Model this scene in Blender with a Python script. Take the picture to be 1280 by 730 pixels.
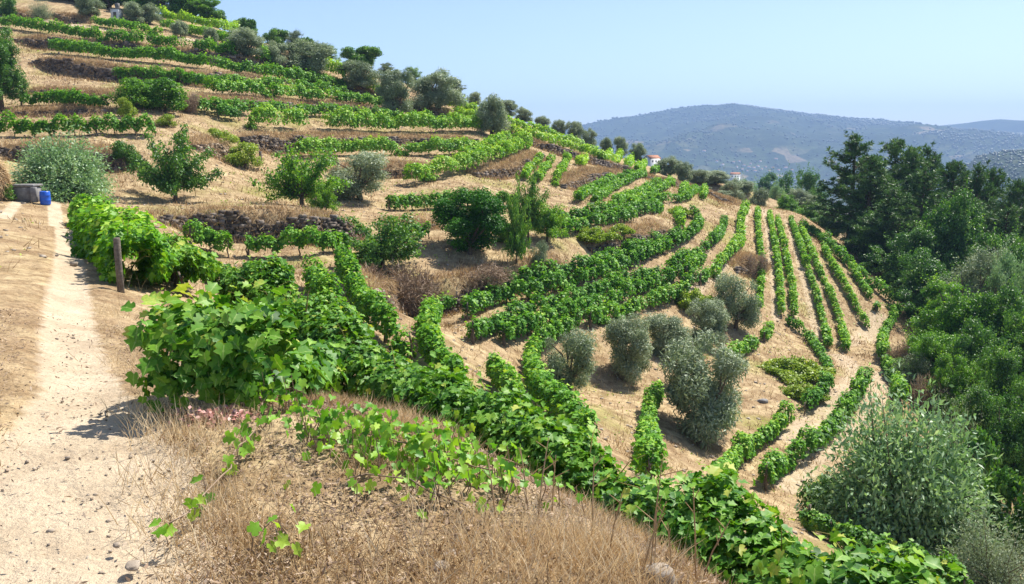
import bpy, math, random
import numpy as np

for o in list(bpy.data.objects):
    bpy.data.objects.remove(o)
SC = bpy.context.scene
COL = SC.collection
R = math.radians
rng = np.random.default_rng(7)
random.seed(7)

# ------------------------------------------------------------------ camera, sky, sun, exposure
F_PX = 1108.0                      # focal length in photo pixels (1280 wide)
HORIZON = 190.0
PITCH = math.atan((365.0 - HORIZON) / F_PX)
EYE = 1.65
cam_d = bpy.data.cameras.new('camera')
cam_d.sensor_width = 36.0
cam_d.lens = 36.0 * F_PX / 1280.0
cam_d.clip_start = 0.1
cam_d.clip_end = 40000.0
cam = bpy.data.objects.new('camera', cam_d)
COL.objects.link(cam)
cam.location = (0, 0, EYE)
cam.rotation_euler = (math.pi / 2 - PITCH, 0, 0)
SC.camera = cam

SUN_EL, SUN_AZ = 57.0, 50.0        # azimuth measured from +Y (view) towards +X (right)
w = bpy.data.worlds.new('World')
SC.world = w
w.use_nodes = True
nt = w.node_tree
nt.nodes.clear()
sky = nt.nodes.new('ShaderNodeTexSky')
sky.sky_type = 'NISHITA'
sky.sun_disc = False
sky.sun_elevation = R(SUN_EL)
sky.sun_rotation = R(SUN_AZ)
sky.altitude = 300
sky.air_density = 0.7
sky.dust_density = 1.2
sky.ozone_density = 1.5
bg = nt.nodes.new('ShaderNodeBackground')
bg.inputs['Strength'].default_value = 0.12
wo = nt.nodes.new('ShaderNodeOutputWorld')
nt.links.new(sky.outputs[0], bg.inputs[0])
nt.links.new(bg.outputs[0], wo.inputs[0])

sd = bpy.data.lights.new('sun', 'SUN')
sd.energy = 5.0
sd.angle = R(0.53)
sd.color = (1.0, 0.955, 0.88)
sun = bpy.data.objects.new('sun', sd)
COL.objects.link(sun)
ce = math.cos(R(SUN_EL))
SUNV = np.array([math.sin(R(SUN_AZ)) * ce, math.cos(R(SUN_AZ)) * ce, math.sin(R(SUN_EL))])
from mathutils import Vector
sun.rotation_euler = Vector(SUNV).to_track_quat('Z', 'Y').to_euler()

vs = SC.view_settings
vs.view_transform = 'Standard'
vs.look = 'None'
vs.gamma = 1
vs.exposure = 0.85
vs.use_curve_mapping = False
SC.cycles.max_bounces = 6
SC.cycles.diffuse_bounces = 3
SC.cycles.transmission_bounces = 4
SC.cycles.glossy_bounces = 2
SC.cycles.volume_bounces = 0

# ------------------------------------------------------------------ numeric helpers
def hash2(i, j, s):
    n = (i * 374761393 + j * 668265263 + s * 974634777) & 0xFFFFFFFF
    n = ((n ^ (n >> 13)) * 1274126177) & 0xFFFFFFFF
    return ((n ^ (n >> 16)) & 0xFFFF) / 65535.0

def vnoise(x, y, s=0):
    xi = np.floor(x).astype(np.int64); yi = np.floor(y).astype(np.int64)
    fx = x - xi; fy = y - yi
    fx = fx * fx * (3 - 2 * fx); fy = fy * fy * (3 - 2 * fy)
    a = hash2(xi, yi, s); b = hash2(xi + 1, yi, s); c = hash2(xi, yi + 1, s); d = hash2(xi + 1, yi + 1, s)
    return (a * (1 - fx) + b * fx) * (1 - fy) + (c * (1 - fx) + d * fx) * fy

def fbm(x, y, s=0, o=4):
    v = 0; a = 0.5
    for k in range(o):
        v = v + a * (vnoise(x, y, s + k) - 0.5); x = x * 2.03 + 11.3; y = y * 2.03 - 7.1; a *= 0.5
    return v

def sstep(a, b, x):
    t = np.clip((x - a) / (b - a), 0, 1)
    return t * t * (3 - 2 * t)

CP, SP = math.cos(PITCH), math.sin(PITCH)
def ray(px, py):
    """direction of the sight line of a photo pixel, scaled so that its Y (depth) is 1"""
    u = (px - 640.0) / F_PX; v = (365.0 - py) / F_PX
    y = CP + v * SP
    return np.array([u / y, 1.0, (v * CP - SP) / y])
def at(px, py, Y):
    return np.array([0, 0, EYE]) + ray(px, py) * Y
def project(p):
    x, y, z = p[0], p[1], p[2] - EYE
    d = y * CP - z * SP; v = y * SP + z * CP
    return 640 + F_PX * x / d, 365 - F_PX * v / d

# ------------------------------------------------------------------ the lie of the land
CTRL = [(60,200,52),(100,178,56),(100,160,60),(70,137,70),(75,105,79),(130,78,88),(100,60,95),(100,45,102),(100,28,110),(60,10,118),
 (0,15,114),(0,60,92),(0,120,74),(0,170,57),(200,30,116),(250,30,119),(200,120,72),(230,165,62),(200,200,56),(300,200,64),(300,225,58),(300,145,74),
 (300,110,84),(300,80,94),(330,75,97),(400,195,72),(400,165,78),(400,135,88),(400,105,98),(400,80,106),(500,225,68),(500,195,76),
 (500,170,84),(500,145,92),(480,120,102),(450,95,110),(600,205,78),(600,180,86),(600,160,96),(560,130,106),(600,140,110),
 (660,205,82),(680,185,92),(660,160,108),(700,215,84),(740,215,92),(750,205,100),(720,185,112),(780,210,108),(800,205,118),
 (840,222,116),(870,240,108),(910,250,112),(225,250,50),(380,255,55),(450,245,60),(520,262,60),(600,240,66),(660,260,64),
 (740,250,74),(800,250,82),(860,240,98),(900,262,92),(935,265,98),(960,262,106),(1000,268,106),(1020,285,100),(1060,320,86),
 (1095,355,76),(1110,385,69),(900,290,80),(930,300,80),(960,330,74),(970,400,62),(1000,430,58),(1050,440,57),(870,330,64),
 (930,350,66),(900,360,60),(850,380,55),(760,400,47),(700,390,45),(650,410,41),(600,415,39),(800,350,56),(640,370,46),
 (700,480,40),(780,475,42),(830,445,47),(900,420,53),(880,545,36),(800,500,38),(760,520,34),(820,560,32),(870,595,31),
 (940,480,45),(1000,470,48),(960,560,37),(1040,520,43),(1080,470,50),(1120,440,57),(1130,510,44),(990,640,30),(1060,560,38),
 (930,590,34),(480,345,44),(590,312,50),(700,300,54),(760,290,60),(840,278,69),(510,395,41),(600,365,45),(680,345,49),
 (745,325,55),(840,300,66),(220,345,25),(290,330,33),(340,330,40),(270,290,43),(280,305,42),(320,345,37),(385,368,31),
 (425,320,41),(520,430,30),(470,375,35),(390,345,36),(432,400,28),(560,440,33),(545,400,38),(600,470,31),(680,500,30),(420,300,45),
 (340,262,47),(150,262,44)]
XYZ = [(-1.7,3.6,0),(-2.4,5.5,0),(-3.5,7,-.05),(-4.5,9,-.15),(-7.5,15,-.45),(-12.5,25,-.55),(-20,40,-.65),(-23,46,-.5),(0,0,0),
 (-3,0,.1),(-6,3,.25),(-9,8,.25),(-12,14,.15),(-17,22,.0),(-24,36,-.2),(-.5,3.2,-.02),(.2,2.6,-.1),(-.72,4.2,.0),(.2,3.8,-.05),(.58,3.5,-.06),(-1.47,5.6,-.02),
 (-.76,6,-.16),(-.17,4.6,-.06),(-1.9,5.7,-.05),(2.9,3.9,-1.62),(2.2,4.8,-1.66),(1.84,5.66,-1.76),(1.0,7,-1.9),(-.33,9.27,-1.85),(-2,11.6,-1.8),
 (-3.1,13.1,-1.6),(-4.1,14.6,-1.25),(-6.2,18,-1.3),(-2.4,8,-.5),(-1.4,8,-.75),(-5.5,13,-.45),(-7,16.5,-.6),(1.6,2,-.7),(3,1,-1.2),(5,0,-2.4),(5,5,-3.2),(3,8,-3.3),(1.5,11,-3.2),
 (-2,18,-3.7),(3,16,-5.3),(-4,20,-3.8),(-5.2,24,-3.6),(-6.4,22,-2.7),(6,14,-5.8),(9,20,-8.6),(8,24,-9.0),(12,17,-8.6),(4,22,-6.8),(0,22,-5.3),(10,6,-6.3),(20,8,-10),
 (25,45,-14),(20,35,-13),(30,60,-14.5),(38,75,-15),(50,95,-16),(14,26,-10.8),(18,26,-12),(35,40,-15),(45,30,-15),(26,24,-13),(60,70,-16),(70,110,-17),
 (45,100,-13.5),(40,112,-11.5),(34,118,-9.5),(-40,20,1.5),(-40,0,1),(-60,40,5),(-70,60,9),(-80,85,16),(-85,110,24),(-20,-10,.5),(0,-12,0),(15,-10,-5),(40,-5,-14),(-90,140,30),(-45,46,2.0),(-36,40,.9)]
for px, py, Y in [(270,35,126),(350,65,124),(450,85,122),(550,118,120),(650,150,120),(750,192,124),(850,218,128),(930,247,122),(1000,262,116)]:
    p = at(px, py, Y); XYZ.append(tuple(p))
    q = at(px, py, Y + 45); XYZ.append((q[0], q[1], q[2] - 11))
    q = at(px, py, Y + 120); XYZ.append((q[0], q[1], q[2] - 38))
for px in (-150, 100):
    for Y, z in ((140, 27), (190, 30), (250, 20)):
        XYZ.append(((px - 640) / F_PX * Y, Y, z))
CT = np.array([at(*c) for c in CTRL] + [np.array(c, float) for c in XYZ])

def tps_fit(P, z, lam):
    n = len(P)
    d2 = ((P[:, None] - P[None]) ** 2).sum(-1)
    K = 0.5 * d2 * np.log(d2 + 1e-9) + np.diag(lam)
    A = np.zeros((n + 3, n + 3)); A[:n, :n] = K
    A[:n, n] = 1; A[:n, n + 1:] = P; A[n, :n] = 1; A[n + 1:, :n] = P.T
    return np.linalg.solve(A, np.concatenate([z, np.zeros(3)]))
TP = CT[:, :2]
TW = tps_fit(TP, CT[:, 2], 0.02 + 0.02 * np.hypot(TP[:, 0], TP[:, 1]))
def tps_eval(x, y):
    out = np.empty(x.size); xf = x.ravel(); yf = y.ravel(); n = len(TP)
    for a in range(0, x.size, 20000):
        b = slice(a, a + 20000)
        d2 = (xf[b, None] - TP[:, 0]) ** 2 + (yf[b, None] - TP[:, 1]) ** 2
        out[b] = (0.5 * d2 * np.log(d2 + 1e-9)) @ TW[:n] + TW[n] + xf[b] * TW[n + 1] + yf[b] * TW[n + 2]
    return out.reshape(x.shape)
GS = 0.4
GX0, GX1, GY0, GY1 = -140.0, 130.0, -14.0, 250.0
gx = np.arange(GX0, GX1 + GS, GS); gy = np.arange(GY0, GY1 + GS, GS)
GXX, GYY = np.meshgrid(gx, gy)
_c = 1.6
_cx = np.arange(GX0, GX1 + _c * 2, _c); _cy = np.arange(GY0, GY1 + _c * 2, _c)
def bil(grid, x0, y0, s, x, y):
    fx = np.clip((x - x0) / s, 0, grid.shape[1] - 1.001); fy = np.clip((y - y0) / s, 0, grid.shape[0] - 1.001)
    i = fx.astype(int); j = fy.astype(int); fx = fx - i; fy = fy - j
    return (grid[j, i] * (1 - fx) + grid[j, i + 1] * fx) * (1 - fy) + (grid[j + 1, i] * (1 - fx) + grid[j + 1, i + 1] * fx) * fy
G = bil(tps_eval(*np.meshgrid(_cx, _cy)), GX0, GY0, _c, GXX, GYY)
_near = (GYY < 30) & (np.abs(GXX) < 30)
G[_near] = tps_eval(GXX[_near], GYY[_near])
_rr = np.hypot(GXX, GYY)
G += fbm(GXX / 6, GYY / 6, 3, 3) * 0.5 * sstep(12, 40, _rr) + fbm(GXX / 1.7, GYY / 1.7, 9, 3) * 0.16 * sstep(2, 10, _rr)

VALLEY = -125.0
def far_z(x, y):
    D = np.hypot(x, y); yy = np.maximum(y, 1e-3)
    px = np.clip(640 + F_PX * x / yy, -1500, 2800)
    nz = fbm(x / 420, y / 420, 21, 5); nl = fbm(x / 1300, y / 1300, 31, 3)
    base = -14 + (VALLEY + 14) * sstep(170, 1100, D) + nz * 30 * sstep(400, 1400, D)
    pa = np.interp(px, [-1500, 400, 600, 700, 730, 800, 870, 910, 960, 1000, 1060, 1120, 1180, 1240, 1280, 1500, 2800],
                   [190, 180, 172, 162, 158, 147.5, 138, 135.5, 142, 149, 154, 158, 163.5, 169, 172, 180, 185])
    DA = 4500 + 500 * nl
    za = EYE + (HORIZON - pa) / F_PX * 4500
    t = sstep(1700, 4500, D) * 0.65 + 0.35 * np.clip((D - 1700) / 2800, 0, 1)
    A = (za - VALLEY) * t * (1 - 0.75 * sstep(4650, 5300, D))
    A = A + nz * 150 * sstep(1900, 2800, D) * (1 - sstep(3700, 4400, D)) + nl * 110 * sstep(2000, 3000, D) * (1 - sstep(3500, 4300, D)) + nz * 16 * sstep(3800, 4500, D)
    pb = np.interp(px, [1040, 1100, 1140, 1165, 1185, 1200, 1215, 1245, 1280, 1400, 2800], [330, 285, 246, 236, 222, 206, 193, 188, 187, 180, 170])
    zb = EYE + (HORIZON - pb) / F_PX * 1700
    B = (zb - VALLEY) * np.exp(-((D - 1700) / 520.0) ** 2) * (zb > VALLEY)
    pc = np.interp(px, [-1500, 900, 1100, 1180, 1240, 1280, 1400, 2800], [165, 168, 166, 160, 154.5, 156.5, 150, 160])
    zc = EYE + (HORIZON - pc) / F_PX * 5400
    Cc = (zc - VALLEY) * sstep(4750, 5400, D)
    return base + np.maximum(np.maximum(A, B), Cc) * sstep(900, 1500, D)
def ground_z(x, y):
    x = np.asarray(x, float); y = np.asarray(y, float)
    D = np.hypot(x, y)
    wt = sstep(165, 245, D)
    wt = np.maximum(wt, sstep(100, 128, np.abs(x)))
    g = bil(G, GX0, GY0, GS, x, y)
    return g * (1 - wt) + far_z(x, y) * wt
TS = np.concatenate([np.arange(1.5, 40, 0.06), np.arange(40, 260, 0.12), np.geomspace(260, 12000, 2500)])
def hit(px, py, lift=0.0, far=False):
    d = ray(px, py)
    ts = TS if far else TS[TS < 260]
    if lift > 0: ts = ts[ts > 15]      # rows lie beyond the near bank
    z = EYE + d[2] * ts
    below = z < ground_z(d[0] * ts, ts) + lift
    k = int(np.argmax(below))
    if not below[k]:
        k = int(np.argmin(z - ground_z(d[0] * ts, ts) + (ts < 30) * 100))
    t = ts[k]
    return np.array([d[0] * t, t, float(ground_z(d[0] * t, t))])
def resample(P, step):
    P = np.asarray(P, float)
    s = np.concatenate([[0], np.cumsum(np.hypot(*(np.diff(P[:, :2], axis=0).T)))])
    n = max(2, int(round(s[-1] / step)) + 1)
    q = np.linspace(0, s[-1], n)
    return np.stack([np.interp(q, s, P[:, k]) for k in range(P.shape[1])], 1)
def smooth_line(P, it=2):
    P = np.array(P, float)
    for _ in range(it):
        Q = P.copy(); Q[1:-1] = 0.25 * P[:-2] + 0.5 * P[1:-1] + 0.25 * P[2:]; P = Q
    return P
def img_line(pts, step, lift=0.0, sm=6, far=False):
    """a line drawn over the hillside in the photo, laid on the ground in metres"""
    dense = resample(np.array(pts, float), 5.0)
    Q = np.array([hit(a, b, lift, far)[:2] for a, b in dense])
    # take out jumps where the sight line slips over an edge
    Q = smooth_line(Q, sm)
    return resample(Q, step)

# ------------------------------------------------------------------ terrace walls shape the ground
# label, height, photo line at mid height, overgrown
WALLS = [
 ('rough pale stone wall at the very top of the hill behind the leaning shrub', 1.1, [(2,16),(30,19),(56,23)]),
 ('ochre stone wall under the pump house beside the hillside track', 1.1, [(64,20),(90,24),(118,29)]),
 ('dark stone terrace wall under the highest long vine row', 1.3, [(20,50),(60,55),(100,58),(150,61),(230,69),(310,82),(345,90)]),
 ('dark stone terrace wall with a lone stake standing on its grassy top', 1.5, [(42,78),(107,88),(180,97),(245,100),(310,100),(345,107)]),
 ('low stone edge above the short vine row beside the bright shrubs', 0.6, [(34,114),(90,116),(137,122)]),
 ('low stone edge above the tall leafy vine row behind the willow bush', 0.6, [(-10,140),(36,141),(90,140),(140,141)]),
 ('thin straw covered stone edge between two long upper vine rows', 0.6, [(235,126),(300,127),(360,131),(440,134),(480,137)]),
 ('dark stone bank behind the feathery willow bush by the path', 1.3, [(-10,190),(40,192),(90,196),(150,202),(175,200)]),
 ('shaded stone bank behind the open fruit tree, broken by a pale shrub', 1.1, [(240,183),(265,187),(290,190)]),
 ('long dark terrace wall with grey stones, straw fringed, across the middle of the slope', 1.2, [(300,178),(340,181),(400,180),(450,178),(500,177),(550,179),(596,179)]),
 ('stone bank behind the grey olive, under the straight bright vine row', 1.1, [(412,216),(445,214),(500,213),(548,212)]),
 ('grassy stone bank below the pair of rows that climb to the ridge', 1.0, [(590,219),(625,215),(655,208),(675,194)]),
 ('big dark dry stone wall with bluish stones behind the low vines', 1.5, [(192,273),(262,282),(340,284),(400,290),(452,290)]),
 ('low wall half hidden behind the dense round tree', 0.6, [(480,282),(515,282),(548,283)]),
 ('brown brush covered stone bank below the dense round tree', 1.5, [(450,366),(500,380),(545,373),(613,356),(672,342),(705,330)]),
 ('jagged grey stone wall below the double vine row at the bend', 1.1, [(735,310),(770,305),(800,301),(838,292)]),
 ('stony bank beside the three short rows running uphill', 1.2, [(700,232),(720,226),(757,217),(772,217)]),
 ('long thin dark wall that follows the ridge below the olive trees', 0.8, [(326,83),(358,87),(398,99),(460,118),(527,138),(586,154),(640,168),(666,180),(698,192),(725,198),(784,213),(830,228),(891,243),(920,257)]),
 ('small heap like stone bank beside the steep parallel rows', 0.9, [(915,336),(936,334),(952,326)]),
]
wall_lines = []
for lab, H, pts in WALLS:
    wall_lines.append(img_line(pts, 0.5, 0.0, 4))
G0 = G.copy()
wall_data = []
for (lab, H, pts), L in zip(WALLS, wall_lines):
    T = np.gradient(L, axis=0); T /= np.linalg.norm(T, axis=1)[:, None] + 1e-9
    Nn = np.stack([-T[:, 1], T[:, 0]], 1)
    zu = bil(G0, GX0, GY0, GS, L[:, 0] + Nn[:, 0] * 2, L[:, 1] + Nn[:, 1] * 2)
    zd = bil(G0, GX0, GY0, GS, L[:, 0] - Nn[:, 0] * 2, L[:, 1] - Nn[:, 1] * 2)
    if (zu - zd).mean() < 0:
        Nn = -Nn
    s = np.linspace(0, 1, len(L)); Ltot = len(L) * 0.5
    Hs = H * np.minimum(1, np.minimum(s, 1 - s) * Ltot / 2.5 + 0.1) * (0.85 + 0.5 * (vnoise(s * Ltot / 4, s * 0, 77) - 0.5))
    x0, x1, y0, y1 = L[:, 0].min() - 9, L[:, 0].max() + 9, L[:, 1].min() - 9, L[:, 1].max() + 9
    i0, i1 = np.searchsorted(gx, [x0, x1]); j0, j1 = np.searchsorted(gy, [y0, y1])
    X = GXX[j0:j1, i0:i1].ravel(); Y = GYY[j0:j1, i0:i1].ravel()
    best = np.full(X.size, 1e9); sd_ = np.zeros(X.size); hh = np.zeros(X.size)
    for a in range(0, X.size, 8000):
        b = slice(a, a + 8000)
        dx = X[b, None] - L[:, 0]; dy = Y[b, None] - L[:, 1]
        d2 = dx * dx + dy * dy; k = d2.argmin(1); r = np.arange(len(k))
        sd_[b] = dx[r, k] * Nn[k, 0] + dy[r, k] * Nn[k, 1]; best[b] = np.sqrt(d2[r, k]); hh[b] = Hs[k]
    sgn = np.clip(sd_ / 0.22, -1, 1)
    disp = sgn * hh / 2 * np.exp(-np.maximum(best - 0.2, 0) / 2.6)
    G[j0:j1, i0:i1] += disp.reshape(j1 - j0, i1 - i0)
    wall_data.append((lab, L, Nn, Hs))

# path: wheel track lines in plan
TRACK = resample(smooth_line(resample(np.array([(-1.55,2.0),(-1.75,3.6),(-2.55,5.2),(-4.3,8.4),(-7.55,15),(-12.6,25),(-17.5,34),(-20.6,40),(-22.3,43.5)]), 0.8), 4), 0.3)
TRACK2 = resample(smooth_line(resample(np.array([(-3.9,2.5),(-5.2,6),(-8.0,12),(-13.6,22.5),(-18.6,32),(-21.6,39),(-23,43)]), 0.8), 4), 0.3)
def line_dist(L, x, y):
    out = np.empty(x.size)
    for a in range(0, x.size, 8000):
        b = slice(a, a + 8000)
        out[b] = np.sqrt(((x[b, None] - L[:, 0]) ** 2 + (y[b, None] - L[:, 1]) ** 2).min(1))
    return out

# ------------------------------------------------------------------ materials
def new_mat(name):
    m = bpy.data.materials.new(name); m.use_nodes = True
    t = m.node_tree; t.nodes.clear()
    return m, t
def N(t, typ, **kw):
    n = t.nodes.new(typ)
    for k, v in kw.items():
        if k in n.inputs: n.inputs[k].default_value = v
        else: setattr(n, k, v)
    return n
def ramp(t, src, stops, interp='LINEAR'):
    r = t.nodes.new('ShaderNodeValToRGB'); r.color_ramp.interpolation = interp
    e = r.color_ramp.elements
    while len(e) > 1: e.remove(e[-1])
    e[0].position = stops[0][0]; e[0].color = (*stops[0][1], 1) if len(stops[0][1]) == 3 else stops[0][1]
    for p, c in stops[1:]:
        k = e.new(p); k.color = (*c, 1) if len(c) == 3 else c
    t.links.new(src, r.inputs[0]); return r.outputs[0]
def mixc(t, f, a, b, mode='MIX'):
    m = t.nodes.new('ShaderNodeMix'); m.data_type = 'RGBA'; m.blend_type = mode
    for i, v in ((0, f), (6, a), (7, b)):
        if hasattr(v, 'is_linked'): t.links.new(v, m.inputs[i])
        elif i == 0: m.inputs[0].default_value = v
        else: m.inputs[i].default_value = (*v, 1)
    return m.outputs[2]
def math_(t, op, a, b=0.0):
    m = t.nodes.new('ShaderNodeMath'); m.operation = op
    for i, v in ((0, a), (1, b)):
        if hasattr(v, 'is_linked'): t.links.new(v, m.inputs[i])
        else: m.inputs[i].default_value = v
    return m.outputs[0]
def noise(t, vec, scale, detail=4, rough=0.6, dist=0.0):
    n = N(t, 'ShaderNodeTexNoise', Scale=scale, Detail=detail, Roughness=rough, Distortion=dist)
    t.links.new(vec, n.inputs['Vector']); return n.outputs[0]
def pos(t):
    return t.nodes.new('ShaderNodeNewGeometry').outputs['Position']
def attr(t, name):
    a = t.nodes.new('ShaderNodeAttribute'); a.attribute_name = name; return a.outputs['Fac']
def finish(t, col, rough=0.9, spec=0.2, bump=None, bstr=0.5, bdist=0.05):
    p = t.nodes.new('ShaderNodeBsdfPrincipled')
    if hasattr(col, 'is_linked'): t.links.new(col, p.inputs['Base Color'])
    else: p.inputs['Base Color'].default_value = (*col, 1)
    p.inputs['Roughness'].default_value = rough
    p.inputs['Specular IOR Level'].default_value = spec
    if bump is not None:
        b = N(t, 'ShaderNodeBump', Strength=bstr, Distance=bdist)
        t.links.new(bump, b.inputs['Height']); t.links.new(b.outputs[0], p.inputs['Normal'])
    o = t.nodes.new('ShaderNodeOutputMaterial'); t.links.new(p.outputs[0], o.inputs[0])
    return p

def soil_mat():
    m, t = new_mat('dry_ground')
    P = pos(t)
    n1 = noise(t, P, 0.35, 5, 0.65); n2 = noise(t, P, 2.2, 6, 0.7); n3 = noise(t, P, 14, 6, 0.75); n4 = noise(t, P, 60, 3, 0.7)
    straw = ramp(t, n2, [(0.25, (0.14, 0.095, 0.05)), (0.42, (0.33, 0.24, 0.13)), (0.55, (0.50, 0.385, 0.22)), (0.75, (0.62, 0.50, 0.315))])
    rust = ramp(t, n3, [(0.3, (0.20, 0.13, 0.075)), (0.6, (0.41, 0.29, 0.17)), (0.8, (0.55, 0.43, 0.27))])
    c = mixc(t, ramp(t, n1, [(0.42, (0, 0, 0)), (0.62, (0.75, 0.75, 0.75))]), straw, rust)
    n5 = noise(t, P, 0.9, 7, 0.72)
    c = mixc(t, ramp(t, n5, [(0.46, (0, 0, 0)), (0.62, (0.85, 0.85, 0.85))]), c, ramp(t, n3, [(0.3, (0.11, 0.068, 0.036)), (0.7, (0.31, 0.20, 0.105))]))
    speck = ramp(t, n3, [(0.30, (0.38, 0.36, 0.34)), (0.45, (0.95, 0.95, 0.95)), (0.7, (1.16, 1.14, 1.1))])
    c = mixc(t, 0.8, c, speck, 'MULTIPLY')
    speck2 = ramp(t, n4, [(0.32, (0.6, 0.58, 0.55)), (0.5, (1, 1, 1)), (0.7, (1.1, 1.1, 1.1))])
    c = mixc(t, 0.75, c, speck2, 'MULTIPLY')
    # green weeds growing where the attribute says
    g = math_(t, 'MULTIPLY', attr(t, 'weed'), ramp(t, n3, [(0.4, (0, 0, 0)), (0.6, (1, 1, 1))]))
    c = mixc(t, g, c, ramp(t, n2, [(0.3, (0.12, 0.17, 0.02)), (0.7, (0.34, 0.34, 0.07))]))
    # bare trodden earth
    bare = ramp(t, noise(t, P, 1.6, 6, 0.7), [(0.25, (0.37, 0.28, 0.185)), (0.5, (0.50, 0.40, 0.275)), (0.75, (0.60, 0.49, 0.355))])
    bare = mixc(t, 0.7, bare, ramp(t, noise(t, P, 34, 5, 0.75), [(0.30, (0.42, 0.38, 0.34)), (0.45, (0.95, 0.95, 0.95)), (0.75, (1.15, 1.13, 1.1))]), 'MULTIPLY')
    wn = math_(t, 'ADD', attr(t, 'wear'), math_(t, 'MULTIPLY', math_(t, 'SUBTRACT', noise(t, P, 5, 6, 0.7), 0.5), 0.9))
    c = mixc(t, ramp(t, wn, [(0.35, (0, 0, 0)), (0.65, (1, 1, 1))]), c, bare)
    h = math_(t, 'ADD', math_(t, 'MULTIPLY', n2, 1.0), math_(t, 'MULTIPLY', n3, 0.5))
    h = math_(t, 'ADD', h, math_(t, 'MULTIPLY', n4, 0.15))
    h = math_(t, 'ADD', h, math_(t, 'MULTIPLY', n5, 1.2))
    finish(t, c, 0.95, 0.1, h, 0.6, 0.16)
    return m
def hills_mat():
    m, t = new_mat('far_hillside')
    P = pos(t)
    n1 = noise(t, P, 0.0035, 8, 0.65); n2 = noise(t, P, 0.018, 6, 0.65); n3 = noise(t, P, 0.09, 4, 0.75)
    v = N(t, 'ShaderNodeTexVoronoi', Scale=0.017, Randomness=1.0); t.links.new(P, v.inputs['Vector'])
    field = ramp(t, v.outputs['Color'], [(0.0, (0.025, 0.045, 0.014)), (0.45, (0.045, 0.07, 0.02)), (0.58, (0.11, 0.115, 0.05)), (0.66, (0.26, 0.20, 0.12)), (0.72, (0.06, 0.085, 0.03)), (0.9, (0.22, 0.17, 0.11))], 'CONSTANT')
    wood = ramp(t, n2, [(0.35, (0.012, 0.022, 0.01)), (0.55, (0.028, 0.045, 0.015)), (0.72, (0.085, 0.095, 0.04))])
    sep = t.nodes.new('ShaderNodeSeparateXYZ'); t.links.new(P, sep.inputs[0])
    high = math_(t, 'ADD', math_(t, 'MULTIPLY', sep.outputs['Z'], 0.002), math_(t, 'MULTIPLY', math_(t, 'SUBTRACT', n1, 0.45), 2.2))
    c = mixc(t, ramp(t, high, [(-0.0, (0.25, 0.25, 0.25)), (0.16, (1, 1, 1))]), field, wood)
    c = mixc(t, 0.9, c, ramp(t, n3, [(0.3, (0.25, 0.25, 0.25)), (0.5, (1, 1, 1)), (0.75, (1.7, 1.6, 1.5))]), 'MULTIPLY')
    finish(t, c, 0.95, 0.1, n3, 0.6, 6.0)
    return m
def leaf_mat(name, stops, trans=0.35, tcol=(1.5, 1.5, 0.7), rough=0.45, spec=0.35, nscale=0.8, ribs=False):
    m, t = new_mat(name)
    ti = attr(t, 'tint')
    nn = noise(t, pos(t), nscale, 3, 0.6)
    f = math_(t, 'ADD', ti, math_(t, 'MULTIPLY', math_(t, 'SUBTRACT', nn, 0.5), 0.7))
    oi = t.nodes.new('ShaderNodeObjectInfo')
    f = math_(t, 'ADD', f, math_(t, 'MULTIPLY', math_(t, 'SUBTRACT', oi.outputs['Random'], 0.5), 0.18))
    if ribs:
        f = math_(t, 'ADD', f, math_(t, 'MULTIPLY', math_(t, 'SUBTRACT', noise(t, pos(t), 45, 3, 0.7), 0.5), 0.45))
    c = ramp(t, f, stops)
    if ribs:
        rib = ramp(t, attr(t, 'rib'), [(0.80, (0, 0, 0)), (0.95, (0.55, 0.55, 0.55))])
        c = mixc(t, rib, c, (0.42, 0.55, 0.16))
        spot = ramp(t, noise(t, pos(t), 22, 4, 0.8), [(0.70, (0, 0, 0)), (0.76, (0.8, 0.8, 0.8))])
        c = mixc(t, spot, c, (0.33, 0.24, 0.06))
    p = t.nodes.new('ShaderNodeBsdfPrincipled')
    t.links.new(c, p.inputs['Base Color']); p.inputs['Roughness'].default_value = rough; p.inputs['Specular IOR Level'].default_value = spec
    tr = t.nodes.new('ShaderNodeBsdfTranslucent')
    t.links.new(mixc(t, 1.0, c, tcol, 'MULTIPLY'), tr.inputs['Color'])
    mx = t.nodes.new('ShaderNodeMixShader'); mx.inputs[0].default_value = trans
    t.links.new(p.outputs[0], mx.inputs[1]); t.links.new(tr.outputs[0], mx.inputs[2])
    o = t.nodes.new('ShaderNodeOutputMaterial'); t.links.new(mx.outputs[0], o.inputs[0])
    return m
def noisy_mat(name, stops, scale, rough=0.9, spec=0.2, bstr=0.6, bdist=0.03, detail=6):
    m, t = new_mat(name)
    tc = t.nodes.new('ShaderNodeTexCoord').outputs['Object']
    n = noise(t, tc, scale, detail, 0.7)
    finish(t, ramp(t, n, stops), rough, spec, n, bstr, bdist)
    return m
def stone_mat(name, a, b, c_):
    m, t = new_mat(name)
    ti = attr(t, 'tint'); P = pos(t)
    base = ramp(t, ti, [(0.0, a), (0.5, b), (1.0, c_)])
    n = noise(t, P, 9, 6, 0.75)
    c = mixc(t, 0.85, base, ramp(t, n, [(0.3, (0.5, 0.48, 0.46)), (0.5, (1, 1, 1)), (0.75, (1.35, 1.32, 1.2))]), 'MULTIPLY')
    finish(t, c, 0.92, 0.2, n, 0.8, 0.05)
    return m

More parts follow.
